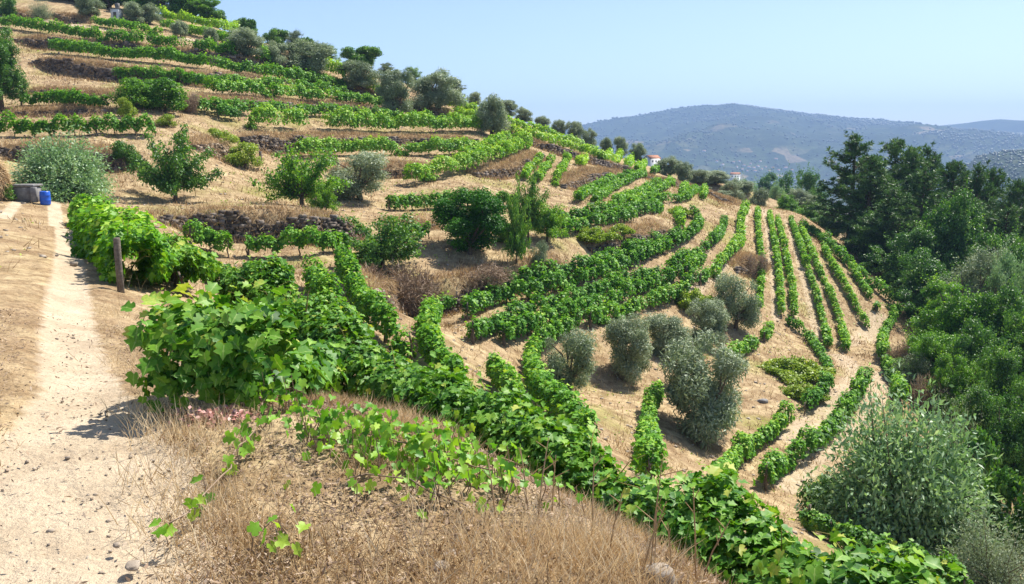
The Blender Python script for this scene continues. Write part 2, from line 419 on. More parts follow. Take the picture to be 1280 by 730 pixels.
M = {}
M['soil'] = soil_mat()
M['hills'] = hills_mat()
M['vine'] = leaf_mat('vine_leaf', [(0.0, (0.0212, 0.0903, 0.0106)), (0.35, (0.0616, 0.1965, 0.017)), (0.65, (0.1487, 0.3452, 0.0234)), (0.9, (0.2867, 0.4779, 0.0425)), (1.1, (0.4036, 0.5416, 0.0743))], 0.3, (1.35, 1.4, 0.5), 0.5, 0.22)
M['vine_near'] = leaf_mat('near_vine_leaf', [(0.0, (0.0166, 0.0736, 0.0092)), (0.35, (0.0497, 0.1656, 0.0166)), (0.65, (0.1242, 0.2852, 0.0239)), (0.9, (0.2208, 0.3864, 0.0414)), (1.15, (0.4232, 0.46, 0.0828))], 0.27, (1.4, 1.4, 0.5), 0.5, 0.25, 0.8, True)
M['vine_bright'] = leaf_mat('young_vine_leaf', [(0.0, (0.04, 0.14, 0.015)), (0.4, (0.11, 0.30, 0.022)), (0.7, (0.21, 0.42, 0.035)), (1.0, (0.37, 0.54, 0.06))], 0.42, (1.4, 1.35, 0.5))
M['olive'] = leaf_mat('olive_leaf', [(0.0, (0.0784, 0.112, 0.056)), (0.4, (0.168, 0.224, 0.1176)), (0.7, (0.2912, 0.3528, 0.2128)), (1.0, (0.4704, 0.5152, 0.3472))], 0.22, (1.2, 1.25, 0.8), 0.5, 0.3)
M['willow'] = leaf_mat('willow_leaf', [(0.0, (0.0825, 0.165, 0.066)), (0.4, (0.187, 0.319, 0.143)), (0.7, (0.308, 0.44, 0.231)), (1.0, (0.495, 0.594, 0.385))], 0.3, (1.2, 1.3, 0.7), 0.45, 0.35)
M['broad'] = leaf_mat('broad_leaf', [(0.0, (0.0182, 0.065, 0.0143)), (0.4, (0.0494, 0.143, 0.0234)), (0.7, (0.1105, 0.2535, 0.039)), (1.0, (0.273, 0.429, 0.078))], 0.32, (1.4, 1.4, 0.5))
M['bright'] = leaf_mat('bright_leaf', [(0.0, (0.0264, 0.096, 0.0144)), (0.4, (0.084, 0.228, 0.0216)), (0.7, (0.18, 0.372, 0.0312)), (1.0, (0.372, 0.54, 0.06))], 0.4, (1.4, 1.35, 0.5))
M['dense'] = leaf_mat('glossy_dark_leaf', [(0.0, (0.0138, 0.069, 0.0057)), (0.4, (0.0345, 0.1437, 0.0092)), (0.7, (0.0805, 0.2415, 0.0161)), (1.0, (0.1725, 0.368, 0.0322))], 0.3, (1.4, 1.4, 0.4), 0.5, 0.2)
M['pine'] = leaf_mat('pine_needle', [(0.0, (0.0276, 0.069, 0.0207)), (0.4, (0.069, 0.1472, 0.0368)), (0.7, (0.138, 0.2415, 0.0575)), (1.0, (0.253, 0.345, 0.0978))], 0.18, (1.2, 1.3, 0.6), 0.5, 0.3)
M['yellow'] = leaf_mat('yellowing_leaf', [(0.0, (0.10, 0.18, 0.015)), (0.5, (0.24, 0.36, 0.03)), (1.0, (0.44, 0.48, 0.08))], 0.35, (1.2, 1.2, 0.6))
M['grass'] = leaf_mat('dry_grass_blade', [(0.0, (0.20, 0.12, 0.06)), (0.35, (0.42, 0.28, 0.145)), (0.7, (0.60, 0.45, 0.26)), (1.0, (0.74, 0.61, 0.40))], 0.25, (1.1, 1.05, 0.9), 0.7, 0.15, 0.6)
M['brush'] = leaf_mat('dry_brown_twigs', [(0.0, (0.11, 0.075, 0.05)), (0.5, (0.29, 0.205, 0.14)), (1.0, (0.52, 0.41, 0.30))], 0.15, (1.1, 1.05, 0.9), 0.8, 0.1)
M['pink'] = leaf_mat('pink_dead_leaf', [(0.0, (0.35, 0.16, 0.13)), (0.5, (0.58, 0.30, 0.26)), (1.0, (0.70, 0.45, 0.40))], 0.2, (1.1, 1.0, 0.9))
M['farwood'] = leaf_mat('far_wood_leaf', [(0.0, (0.012, 0.024, 0.01)), (0.5, (0.03, 0.055, 0.018)), (1.0, (0.07, 0.10, 0.035))], 0.0)
M['bark'] = noisy_mat('bark', [(0.3, (0.06, 0.045, 0.032)), (0.6, (0.16, 0.125, 0.09)), (0.8, (0.26, 0.21, 0.16))], 12)
M['pinebark'] = noisy_mat('pine_bark', [(0.3, (0.05, 0.032, 0.022)), (0.6, (0.14, 0.09, 0.06)), (0.8, (0.22, 0.15, 0.10))], 6)
M['cane'] = noisy_mat('vine_cane', [(0.3, (0.12, 0.09, 0.03)), (0.6, (0.24, 0.21, 0.06)), (0.8, (0.30, 0.22, 0.12))], 8)
M['wood'] = noisy_mat('weathered_post_wood', [(0.3, (0.08, 0.065, 0.05)), (0.6, (0.20, 0.165, 0.13)), (0.8, (0.33, 0.29, 0.24))], 18)
M['slate'] = stone_mat('dark_schist', (0.055, 0.045, 0.038), (0.13, 0.105, 0.085), (0.27, 0.225, 0.185))
M['palest'] = stone_mat('ochre_schist', (0.12, 0.085, 0.055), (0.27, 0.20, 0.135), (0.42, 0.34, 0.25))
M['rock'] = noisy_mat('pale_rock', [(0.3, (0.14, 0.11, 0.085)), (0.5, (0.31, 0.255, 0.195)), (0.75, (0.46, 0.395, 0.315))], 7, bdist=0.02)
M['concrete'] = noisy_mat('stained_concrete', [(0.3, (0.11, 0.10, 0.095)), (0.55, (0.22, 0.21, 0.20)), (0.8, (0.34, 0.33, 0.31))], 3.5, 0.85, 0.2, 0.3, 0.01)
M['render'] = noisy_mat('white_render', [(0.3, (0.62, 0.62, 0.62)), (0.6, (0.78, 0.77, 0.75)), (0.8, (0.82, 0.82, 0.80))], 1.5, 0.9, 0.1, 0.2, 0.01)
M['tile'] = noisy_mat('clay_roof_tile', [(0.3, (0.22, 0.10, 0.06)), (0.6, (0.36, 0.18, 0.115)), (0.8, (0.46, 0.28, 0.20))], 2.5, 0.85, 0.2, 0.4, 0.02)
M['blue'] = noisy_mat('blue_plastic', [(0.3, (0.010, 0.075, 0.42)), (0.7, (0.018, 0.12, 0.58))], 4, 0.4, 0.5, 0.1, 0.005)
M['dark'] = noisy_mat('dark_opening', [(0.3, (0.02, 0.02, 0.022)), (0.7, (0.05, 0.05, 0.055))], 3, 0.3, 0.5, 0.1, 0.005)

# ------------------------------------------------------------------ mesh helpers
def mk_mesh(name, V, faces_flat, starts, totals, mat, tint=None, smooth=False, rib=None):
    me = bpy.data.meshes.new(name)
    V = np.ascontiguousarray(V, np.float32)
    me.vertices.add(len(V)); me.vertices.foreach_set('co', V.ravel())
    me.loops.add(len(faces_flat)); me.loops.foreach_set('vertex_index', np.ascontiguousarray(faces_flat, np.int32))
    me.polygons.add(len(starts)); me.polygons.foreach_set('loop_start', np.ascontiguousarray(starts, np.int32))
    me.polygons.foreach_set('loop_total', np.ascontiguousarray(totals, np.int32))
    if smooth: me.polygons.foreach_set('use_smooth', np.ones(len(starts), bool))
    me.update(calc_edges=True)
    if tint is not None:
        a = me.attributes.new('tint', 'FLOAT', 'POINT'); a.data.foreach_set('value', np.ascontiguousarray(tint, np.float32))
        if rib is not None:
            a = me.attributes.new('rib', 'FLOAT', 'POINT'); a.data.foreach_set('value', np.ascontiguousarray(rib, np.float32))
    if mat is not None: me.materials.append(mat)
    return me
def link(name, me, parent=None, loc=None):
    o = bpy.data.objects.new(name, me); COL.objects.link(o)
    if parent is not None: o.parent = parent
    if loc is not None: o.location = loc
    return o
def tag(o, label=None, cat=None, group=None, kind=None):
    if label: o['label'] = label
    if cat: o['category'] = cat
    if group: o['group'] = group
    if kind: o['kind'] = kind
    return o
def empty(name, loc, label, cat, group=None, rz=0.0, s=1.0):
    o = bpy.data.objects.new(name, None); COL.objects.link(o)
    o.location = loc; o.rotation_euler = (0, 0, rz); o.scale = (s, s, s) if not hasattr(s, '__len__') else s
    o.empty_display_size = 0.2
    return tag(o, label, cat, group)

TPL = {
 'kite': (np.array([(0,0,0),(-.5,.45,.16),(0,1,-.05),(.5,.45,.16)]), [[0,3,2,1]]),
 'slim': (np.array([(0,0,0),(-.5,.5,.1),(0,1,0),(.5,.5,.1)]), [[0,3,2,1]]),
 'vine': (np.array([(0,.10,0),(.20,-.06,.08),(.40,.03,.16),(.53,.24,.17),(.37,.38,.05),(.57,.60,.12),(.36,.70,.04),(.21,.72,-.02),(0,1.0,-.26),
                    (-.21,.72,-.02),(-.36,.70,.04),(-.57,.60,.12),(-.37,.38,.05),(-.53,.24,.17),(-.40,.03,.16),(-.20,-.06,.08),(0,.5,-.05)]),
          [[0,1,2,3,16],[3,4,5,16],[5,6,7,16],[7,8,16],[0,16,13,14,15],[16,11,12,13],[16,9,10,11],[16,8,9]]),
 'blade': (np.array([(-.5,0,0),(.5,0,0),(.35,.55,.10),(-.35,.55,.10),(0,1,.34)]), [[0,1,2,3],[3,2,4]]),
}
def unit(v):
    return v / (np.linalg.norm(v, axis=1)[:, None] + 1e-9)
class Leaves:
    """collects many leaves and joins them into one mesh"""
    def __init__(s): s.parts = []
    def add(s, P, Nv, T, length, width, tpl, tint):
        n = len(P)
        if n == 0: return
        Nv = unit(Nv); T = unit(T - (T * Nv).sum(1)[:, None] * Nv); B = np.cross(T, Nv)
        tv, tf = TPL[tpl]
        length = np.broadcast_to(length, n)[:, None, None]; width = np.broadcast_to(width, n)[:, None, None]
        V = P[:, None, :] + B[:, None, :] * tv[None, :, 0:1] * width + T[:, None, :] * tv[None, :, 1:2] * length + Nv[:, None, :] * tv[None, :, 2:3] * (length if tpl == 'blade' else width)
        s.parts.append((V.reshape(-1, 3), n, tpl, np.repeat(np.broadcast_to(tint, n), len(tv))))
    def mesh(s, name, mat):
        V = []; F = []; Tt = []; tot = []; Rb = []; off = 0
        for v, n, tpl, ti in s.parts:
            tv, tf = TPL[tpl]; k = len(tv)
            flat = np.concatenate([np.array(f) for f in tf]); sizes = np.array([len(f) for f in tf])
            F.append((np.arange(n)[:, None] * k + flat[None] + off).ravel()); tot.append(np.tile(sizes, n))
            V.append(v); Tt.append(ti); off += len(v)
            Rb.append(np.tile((np.abs(tv[:, 0]) < .01).astype(float) if tpl == 'vine' else np.zeros(k), n))
        tot = np.concatenate(tot); st = np.concatenate([[0], np.cumsum(tot)[:-1]])
        return mk_mesh(name, np.concatenate(V), np.concatenate(F), st, tot, mat, np.concatenate(Tt), False, np.concatenate(Rb) if any(p[2] == 'vine' for p in s.parts) else None)
class Solid:
    """tubes and blocks joined into one mesh"""
    def __init__(s): s.V = []; s.F = []; s.T = []; s.n = 0
    def add(s, V, F, tint=0.5):
        s.V.append(np.asarray(V, float)); s.F += [[i + s.n for i in f] for f in F]; s.T.append(np.full(len(V), tint)); s.n += len(V)
    def tube(s, pts, rad, sides=7, cap=True, jit=0.0):
        pts = np.asarray(pts, float); rad = np.broadcast_to(rad, len(pts)); n = len(pts)
        T = np.gradient(pts, axis=0); T = unit(T)
        ref = np.array([0.31, 0.95, 0.07]); V = []
        a = np.linspace(0, 2 * np.pi, sides, endpoint=False)
        for i in range(n):
            u = np.cross(T[i], ref); u /= np.linalg.norm(u) + 1e-9; v = np.cross(T[i], u)
            r = rad[i] * (1 + jit * (rng.random(sides) - .5))
            V.append(pts[i] + np.outer(np.cos(a) * r, u) + np.outer(np.sin(a) * r, v))
        V = np.concatenate(V); F = []
        for i in range(n - 1):
            for k in range(sides):
                k2 = (k + 1) % sides
                F.append([i * sides + k, i * sides + k2, (i + 1) * sides + k2, (i + 1) * sides + k])
        if cap: F.append(list(range(sides))[::-1]); F.append([(n - 1) * sides + k for k in range(sides)])
        s.add(V, F)
    def box(s, c, size, rz=0.0, tint=0.5, jit=0.0, bev=0.0):
        x, y, z = np.array(size) / 2
        if bev:
            V = []; b = bev
            for sz in (-1, 1):
                for lev in (0, 1):
                    zz = sz * (z - (b if lev == (0 if sz > 0 else 1) else 0)); ins = b if lev == (1 if sz > 0 else 0) else 0
                    X, Y = x - ins, y - ins
                    V += [(-X + b, -Y, zz), (X - b, -Y, zz), (X, -Y + b, zz), (X, Y - b, zz), (X - b, Y, zz), (-X + b, Y, zz), (-X, Y - b, zz), (-X, -Y + b, zz)]
            F = [[7,6,5,4,3,2,1,0], [24 + i for i in range(8)]]
            for L_ in range(3):
                for k in range(8):
                    F.append([L_ * 8 + k, L_ * 8 + (k + 1) % 8, L_ * 8 + 8 + (k + 1) % 8, L_ * 8 + 8 + k])
        else:
            V = [(-x,-y,-z),(x,-y,-z),(x,y,-z),(-x,y,-z),(-x,-y,z),(x,-y,z),(x,y,z),(-x,y,z)]
            F = [[3,2,1,0],[4,5,6,7],[0,1,5,4],[1,2,6,5],[2,3,7,6],[3,0,4,7]]
        V = np.array(V, float)
        if jit: V = V + (rng.random(V.shape) - .5) * jit * np.array(size)
        c_, s_ = math.cos(rz), math.sin(rz)
        V = np.stack([V[:, 0] * c_ - V[:, 1] * s_, V[:, 0] * s_ + V[:, 1] * c_, V[:, 2]], 1) + np.array(c)
        s.add(V, F, tint)
    def mesh(s, name, mat, smooth=False):
        V = np.concatenate(s.V); flat = np.concatenate([np.array(f) for f in s.F]); tot = np.array([len(f) for f in s.F])
        return mk_mesh(name, V, flat, np.concatenate([[0], np.cumsum(tot)[:-1]]), tot, mat, np.concatenate(s.T), smooth)

# ------------------------------------------------------------------ ground sheet, track, far hills
def build_ground():
    cx, cy = 0.0, -10.0
    th = np.linspace(R(-64), R(64), 1000)
    r = np.concatenate([np.geomspace(4.0, 190, 820), np.geomspace(190, 5650, 350)[1:]])
    TH, RR = np.meshgrid(th, r)
    X = cx + np.sin(TH) * RR; Y = cy + np.cos(TH) * RR
    Z = ground_z(X, Y)
    nearw = 1 - sstep(14, 30, np.hypot(X, Y))
    d1 = line_dist(TRACK, X.ravel(), Y.ravel()).reshape(X.shape); d2 = line_dist(TRACK2, X.ravel(), Y.ravel()).reshape(X.shape)
    tr = 1 - sstep(0.10, 0.45, d1 - 0.42 * sstep(6.5, 3, Y)); tr2 = (1 - sstep(0.10, 0.5, d2)) * 0.75
    Z = Z - 0.05 * tr * nearw - 0.03 * tr2 * nearw + nearw * (fbm(X * 3, Y * 3, 41, 4) * 0.07 * (1 - tr * 0.6) + fbm(X * 16, Y * 16, 51, 3) * 0.03)
    Z[Y < -11] = np.minimum(Z[Y < -11], 3)
    nr, nth = X.shape
    V = np.stack([X, Y, Z], -1).reshape(-1, 3)
    idx = np.arange(nr * nth).reshape(nr, nth)
    Q = np.stack([idx[:-1, :-1], idx[:-1, 1:], idx[1:, 1:], idx[1:, :-1]], -1).reshape(-1, 4)[:, ::-1]
    mid = V[Q].mean(1); D = np.hypot(mid[:, 0], mid[:, 1])
    wear = np.maximum(tr, tr2)
    upl = img_line([(0,20),(55,26),(89,32),(146,40),(200,46),(240,50)], 0.5)
    wear = np.maximum(wear, (1 - sstep(0.5, 1.2, line_dist(upl, X.ravel(), Y.ravel()).reshape(X.shape))) * 0.9)
    for pts, wd in (([(935,262),(925,285),(918,312),(888,345),(868,365)], 1.0), ([(955,262),(962,300),(968,360),(970,400)], 0.7), ([(983,275),(1000,330),(1013,380),(1022,420)], .7),
                    ([(1060,430),(1085,420),(1102,395)], 1.5), ([(1050,445),(1075,470),(1040,500),(990,550)], 1.2), ([(1105,470),(1085,520),(1030,560),(985,610)], 1.2)):
        L = img_line(pts, 0.5)
        wear = np.maximum(wear, (1 - sstep(wd * 0.3, wd, line_dist(L, X.ravel(), Y.ravel()).reshape(X.shape))) * 0.55)
    weed = sstep(0.02, 0.26, fbm(X / 3.1, Y / 3.1, 61, 4)) * 0.75 * sstep(7, 14, np.hypot(X, Y)) * sstep(2, 6, np.minimum(d1, d2))
    path_face = (np.maximum(tr, tr2).ravel()[Q].mean(1) > 0.5) & (D < 60)
    far_face = D > 175
    for name, sel, mat, kind in (('ground', ~path_face & ~far_face, M['soil'], 'structure'), ('dirt_path', path_face, M['soil'], 'structure'), ('hills', far_face, M['hills'], 'structure')):
        q = Q[sel]; u, inv = np.unique(q, return_inverse=True)
        me = mk_mesh(name, V[u], inv.ravel(), np.arange(len(q)) * 4, np.full(len(q), 4), mat, None, True)
        for an, arr in (('wear', wear), ('weed', weed)):
            a = me.attributes.new(an, 'FLOAT', 'POINT'); a.data.foreach_set('value', arr.ravel()[u].astype(np.float32))
        o = link(name, me)
        tag(o, {'ground': 'dry straw covered terraced hillside', 'dirt_path': 'pale trodden dirt track along the hillside', 'hills': 'distant blue hazy hills across the valley'}[name], None, None, kind)
build_ground()

# ------------------------------------------------------------------ dry stone terrace walls
def gz(x, y): return ground_z(x, y)
def build_walls():
    for (lab, L, Nn, Hs) in wall_data:
        mid = L[len(L) // 2]; base = np.array([mid[0], mid[1], float(gz(*mid))])
        s = Solid()
        A = np.arctan2(np.gradient(L[:, 1]), np.gradient(L[:, 0]))
        ztop = gz(L[:, 0] + Nn[:, 0] * 0.5, L[:, 1] + Nn[:, 1] * 0.5); zbot = gz(L[:, 0] - Nn[:, 0] * 0.6, L[:, 1] - Nn[:, 1] * 0.6)
        n = len(L); pos_ = 0.0; total = (n - 1) * 0.5
        big = 0.24 if mid[1] < 70 else 0.33
        zl = -0.15
        while zl < 2.4:
            hgt = rng.uniform(0.11, 0.19) * big / 0.24
            u = rng.uniform(0, .3)
            while u < total:
                wd = rng.uniform(0.6, 1.5) * big
                f = min(u / 0.5, n - 1.001); i = int(f); t = f - i
                p = L[i] * (1 - t) + L[i + 1] * t; nn = Nn[i]
                zb = zbot[i] * (1 - t) + zbot[i + 1] * t; zt = ztop[i] * (1 - t) + ztop[i + 1] * t
                top = (zt - zb) * ((0.66 if 'dark' in lab else 0.45) + 0.5 * (vnoise(np.array([(p[0] + p[1]) / 2.3]), np.array([p[0] / 2.0]), 17)[0] - .25))
                if zl + hgt * 0.5 < top + 0.06 + 0.10 * (rng.random() - .5) and top > 0.15 and rng.random() > 0.08:
                    lean = 0.16 * (zl / max(top, .3)) + rng.uniform(-.05, .05)
                    c = (p[0] - nn[0] * (0.34 - lean), p[1] - nn[1] * (0.34 - lean), zb + zl + hgt / 2)
                    s.box(np.array(c) - base, (wd * 1.02, rng.uniform(.34, .55), hgt * 1.06), A[i] + rng.uniform(-.12, .12), rng.random(), 0.22)
                u += wd
            zl += hgt
        if not s.n: continue
        mat = M['palest'] if ('ochre' in lab or 'pale' in lab) else M['slate']
        o = link('terrace_wall', s.mesh('terrace_wall', mat), None, tuple(base))
        tag(o, lab, 'stone wall', 'dry stone terrace walls')
build_walls()

# ------------------------------------------------------------------ vines
def stem_mesh():
    s = Solid()
    s.tube([(0, 0, -.12), (.03, .01, .15), (-.02, .04, .35), (.04, 0, .55), (.02, -.03, .8)], [.045, .036, .032, .026, .018], 6, True, .3)
    s.tube([(.03, 0, .5), (.18, .03, .66), (.42, .02, .74)], [.02, .015, .01], 5)
    s.tube([(.03, 0, .52), (-.16, -.02, .68), (-.40, -.03, .74)], [.02, .015, .01], 5)
    return s.mesh('vine_stem', M['bark'], True)
def post_mesh():
    s = Solid(); s.tube([(0, 0, -.3), (0.005, 0, .5), (.012, .01, 1.0)], [.05, .047, .045], 8, True, .15)
    return s.mesh('wooden_post', M['wood'])
STEM, POST = stem_mesh(), post_mesh()

def vine_leaves(LV, L, Z, h, wd, size, dens, tpl, tb=0.45, gap=0.12, z0=0.2, seed=0, plant=.5):
    """fills a hedge of vine leaves along the ground line L"""
    seg = np.hypot(*np.diff(L, axis=0).T); S = np.concatenate([[0], np.cumsum(seg)]); total = S[-1]
    n = int(dens * total)
    s = rng.random(n) * total
    vig = vnoise(s / 1.0 + seed * 7.3, s * 0, 5)                       # each vine grows differently
    vig2 = vnoise(s / 0.42 + seed * 3.1, s * 0 + 2.2, 6)
    keep = (vnoise(s / 2.3 + seed * 1.7, s * 0, 8) > gap) | (rng.random(n) < .2)
    s, vig, vig2 = s[keep], vig[keep], vig2[keep]; n = len(s)
    x = np.interp(s, S, L[:, 0]); y = np.interp(s, S, L[:, 1]); z = np.interp(s, S, Z)
    tx = np.interp(s, S, np.gradient(L[:, 0])); ty = np.interp(s, S, np.gradient(L[:, 1])); tl = np.hypot(tx, ty) + 1e-9
    nx, ny = -ty / tl, tx / tl
    hh = h * (0.72 + 0.36 * vig + 0.16 * (vig2 - .5)); ww = wd * (0.62 + 0.5 * vig + 0.35 * vig2)
    ph = s / 1.05 + seed * .37; cell = np.floor(ph).astype(np.int64); u = np.abs(ph - cell - .5) * 2      # single plants along the row
    gro = hash2(cell, cell * 0 + seed, 3); shape = (1 - plant * u ** 2.2) * (0.72 + 0.42 * gro)
    hh = hh * (1 - .62 * (1 - shape)); ww = ww * shape
    dead = (gro < .05) & (plant > .1) & (rng.random(n) < .8)
    phi = R(-25) + rng.random(n) * R(230)
    rad = 1 - 0.45 * rng.random(n) ** 1.7
    rad *= 1 + 0.35 * (vnoise(s * 2.6 + seed, phi * 2.2, 12) - 0.5)
    lat = np.sign(np.cos(phi)) * np.abs(np.cos(phi)) ** 0.75 * ww / 2 * rad
    zz = hh * (z0 + (1 - z0) * (0.48 + 0.52 * np.sign(np.sin(phi)) * np.abs(np.sin(phi)) ** 0.8 * rad))
    shoot = rng.random(n) < 0.06                                      # long shoots sticking up or out
    zz = np.where(shoot, zz + rng.random(n) * 0.22 * h, zz)
    P = np.stack([x + nx * lat, y + ny * lat, z + np.where(dead, zz * .4, zz)], 1) + rng.normal(0, size * 0.25, (n, 3))
    out = np.stack([nx * np.cos(phi), ny * np.cos(phi), np.sin(phi)], 1)
    Nv = out * 0.75 + np.array([0, 0, 0.45]) + rng.normal(0, 0.42, (n, 3))
    T = out * 0.45 + np.array([0, 0, -0.55]) + rng.normal(0, 0.45, (n, 3))
    top = np.clip((zz / h - 0.6) * 1.2, 0, 0.6)
    tint = rng.normal(tb, 0.15, n) + 0.25 * top * rng.random(n) + np.where(shoot, .25, 0)
    sz = size * rng.uniform(0.45, 1.3, n)
    LV.add(P, Nv, T, sz, sz * (0.95 if tpl == 'vine' else 0.9), tpl, tint)

def canes(root, L, Z, c, h, wd):
    s = Solid(); seg = np.hypot(*np.diff(L, axis=0).T).sum()
    for k in range(int(seg * 5)):
        i = rng.integers(0, len(L)); a = np.array([L[i, 0] + rng.normal(0, wd * .2), L[i, 1] + rng.normal(0, wd * .2), Z[i] + h * rng.uniform(.4, .85)]) - c
        d = np.array([rng.normal(0, .5), rng.normal(0, .5), rng.uniform(.1, .8)]); ln = rng.uniform(.3, .7) * h
        s.tube([a, a + d * ln * .5 + [0, 0, .04], a + d * ln + [0, 0, -.06 * rng.random()]], [.006, .0045, .0025], 5, False)
    link('vine_growth', s.mesh('vine_cane', M['cane']), root)  # bare woody canes of the row, a mesh without leaves
row_no = [0]
def vine_row(label, pts, h=1.25, wd=0.75, tone=0.45, mat='vine', plan=False, gap=0.1, name='vine_row', cat='vine row', group='vine rows on the terraces', dens=1.0, size=None, posts=True, z0=0.2, sm=4):
    row_no[0] += 1; k = row_no[0]
    if plan: L = resample(smooth_line(resample(np.array(pts, float), .5), 3), .25)
    else: L = img_line(pts, 0.3, h * 0.5, sm)
    Z = gz(L[:, 0], L[:, 1]) - 0.03
    Y = float(L[:, 1].mean())
    if size is None:
        size = float(np.interp(Y, [5, 12, 30, 60, 110], [.125, .12, .135, .17, .22]))
    if not plan: wd, h = (wd * 0.64, h) if (Y < 70 or L[:, 0].mean() > -1.5) else (wd * 1.35, h * 1.38)
    tone = tone + (.02 if plan else .04)
    area = size * size * 0.55
    d = dens * (2 * h * .8 + wd) * float(np.interp(Y, [6, 15, 40, 110], [3.6, 3.0, 2.5, 2.3])) / area
    c = np.array([L[0, 0], L[0, 1], Z[0]])
    root = empty(name, tuple(c), label, cat, group)
    LV = Leaves(); vine_leaves(LV, L - c[:2], Z - c[2], h, wd, size, d, 'vine' if Y < 24 else 'kite', tone, gap, z0, k, .12 if plan else (.62 if Y < 70 else .25))
    link('vine_growth', LV.mesh('vine_foliage', M['vine_near' if (mat == 'vine' and Y < 24) else mat]), root)
    if plan: canes(root, L, Z, c, h, wd)
    if posts and Y < 72:
        S = resample(np.column_stack([L, Z]), 1.25)
        for i, q in enumerate(S):
            if i >= 45: break
            o = link('stem', STEM, root, tuple(q - c)); o.rotation_euler = (0, 0, math.atan2(*(L[-1] - L[0])[::-1])); o.scale = (1, 1, h * 0.8)
            if i % 5 == 0 and h > 0.8:
                o = link('post', POST, root, tuple(q - c + np.array([.06, .05, 0]))); o.scale = (1, 1, h * rng.uniform(0.66, 0.8)); o.rotation_euler = (rng.uniform(-.05, .05), rng.uniform(-.05, .05), 0)
    return root

V = vine_row
# upper slope
V('highest vine row, bright green, beginning beside the pump house', [(117,27),(137,30),(165,35),(200,40)], 1.0, tone=.55)
V('sunlit bright vine row just under the trees on the hilltop', [(200,18),(234,25),(268,32),(294,37)], 1.2, .8, .75, 'vine_bright')
V('second vine row under the hilltop trees, broken by two olives', [(203,31),(222,35),(243,39),(262,44)], 1.0, tone=.6)
V('short vine row tucked between the leaning grey olives near the hilltop', [(270,46),(282,50),(296,55)], 1.3, .9, .6)
V('patch of vines seen through the olive trunks on the ridge', [(322,72),(332,75),(342,79)], 1.2, .9, .6)
V('small vine patch between two ridge olives, half way along the skyline', [(374,84),(384,86)], 1.1, .9, .6)
V('bright vines on the skyline behind the ridge wall near the leafy dome tree', [(403,84),(418,90),(433,97)], 1.5, 1.2, .75, 'vine_bright')
V('bright vines behind the ridge wall between two olives', [(458,108),(470,112),(480,116)], 1.3, 1.0, .7, 'vine_bright')
V('long vine row directly below the hillside track', [(0,28),(51,35),(103,42),(146,48),(200,54),(251,60),(294,67)], 1.15, .8, .4)
V('long vine row running between two dark terrace walls high on the slope', [(64,59),(103,63),(154,68),(200,72),(251,78),(303,86),(354,95),(400,101),(432,107)], 1.2, .8, .45)
V('back row of the paired long rows that start behind the bright shrubs', [(146,93),(200,97),(251,101),(303,105),(354,110),(400,114),(430,118)], 1.1, .8, .42)
V('front row of the paired long rows, ending at the bushy olive', [(262,110),(303,112),(354,117),(400,121),(443,125),(480,129)], 1.1, .8, .5)
V('shaded thin row above the broad bright row, starting at a brown bush', [(245,134),(280,136),(310,137),(360,138),(417,141),(480,146),(560,151)], 1.0, .7, .35)
V('short dark stub of vines beside pale bare soil', [(272,141),(285,143),(298,144)], 1.0, .7, .3)
V('broad bright vine row above the long dark wall, its near end square', [(311,150),(354,152),(380,152)], 1.5, 1.0, .6)
V('broad bright vine row above the long dark wall, running out to the ridge olives', [(405,153),(440,155),(482,156),(534,157),(600,157)], 1.45, 1.0, .6)
V('short row of vines beside the tall dark bush at the picture edge', [(25,122),(60,121),(100,123),(133,126)], 1.3, .9, .45)
V('tall leafy vine row above the feathery willow bush', [(-8,156),(50,156),(100,155),(150,155),(193,156)], 1.5, 1.1, .5)
V('straight bright vine row under the long dark wall', [(372,189),(400,187),(451,186),(503,186),(554,187),(598,185)], 1.15, .8, .62, 'vine')
V('upper row of the bright pair climbing to the ridge olives', [(578,196),(605,187),(622,179),(636,174)], 1.1, .8, .68)
V('lower row of the bright pair climbing to the ridge wall', [(512,223),(537,216),(571,208),(600,201),(625,192),(645,184),(660,177)], 1.2, .85, .68)
V('low vine row with gaps behind the dense round tree', [(486,252),(520,252),(548,250),(600,246),(648,248)], 1.25, .85, .42)
V('first of three short parallel rows running straight uphill, nearest the tall tree', [(676,194),(664,206),(655,219)], 1.0, .7, .62)
V('middle of three short parallel rows running straight uphill', [(691,195),(681,208),(672,222)], 1.0, .7, .62)
V('last of three short parallel rows running straight uphill, beside the stony bank', [(711,195),(702,210),(693,226)], 1.0, .7, .62)
V('bright sunlit row on top of the ridge behind the thin wall', [(630,150),(660,157),(690,167),(720,179),(748,189)], 1.3, 1.0, .8, 'vine_bright')
V('bright row along the ridge top just above the thin dark wall', [(637,161),(665,168),(700,178),(730,187),(758,196)], 1.2, 1.0, .75, 'vine_bright')
V('skyline vines behind the cut in the ridge wall, under an olive', [(556,128),(575,134),(597,141)], 1.3, 1.0, .75, 'vine_bright')
V('vine patch low on the ridge between the tall olive and the cut wall', [(566,140),(584,145),(604,151)], 1.1, 1.0, .7, 'vine_bright')
V('single clump of bright vine on the grassy bank over the stony bank', [(724,202),(733,195)], 1.0, .9, .75, 'vine_bright')
V('first short bright row pointing over the ridge towards the white house', [(751,198),(763,189)], 1.1, .9, .7, 'vine_bright')
V('second short bright row pointing over the ridge towards the white house', [(767,200),(776,191)], 1.1, .9, .7, 'vine_bright')
V('third short bright row pointing over the ridge towards the white house', [(784,205),(790,196)], 1.2, .9, .7, 'vine_bright')
V('pair of vines on the ridge right under the white house', [(796,210),(806,203)], 1.1, .9, .65, 'vine_bright')
V('last low vine on the ridge beside the twin dark olives', [(816,213),(822,210)], 1.0, .9, .5)
V('upper row of the slanting pair below the stony bank', [(722,247),(735,237),(752,228),(775,220),(790,216)], 1.05, .75, .5)
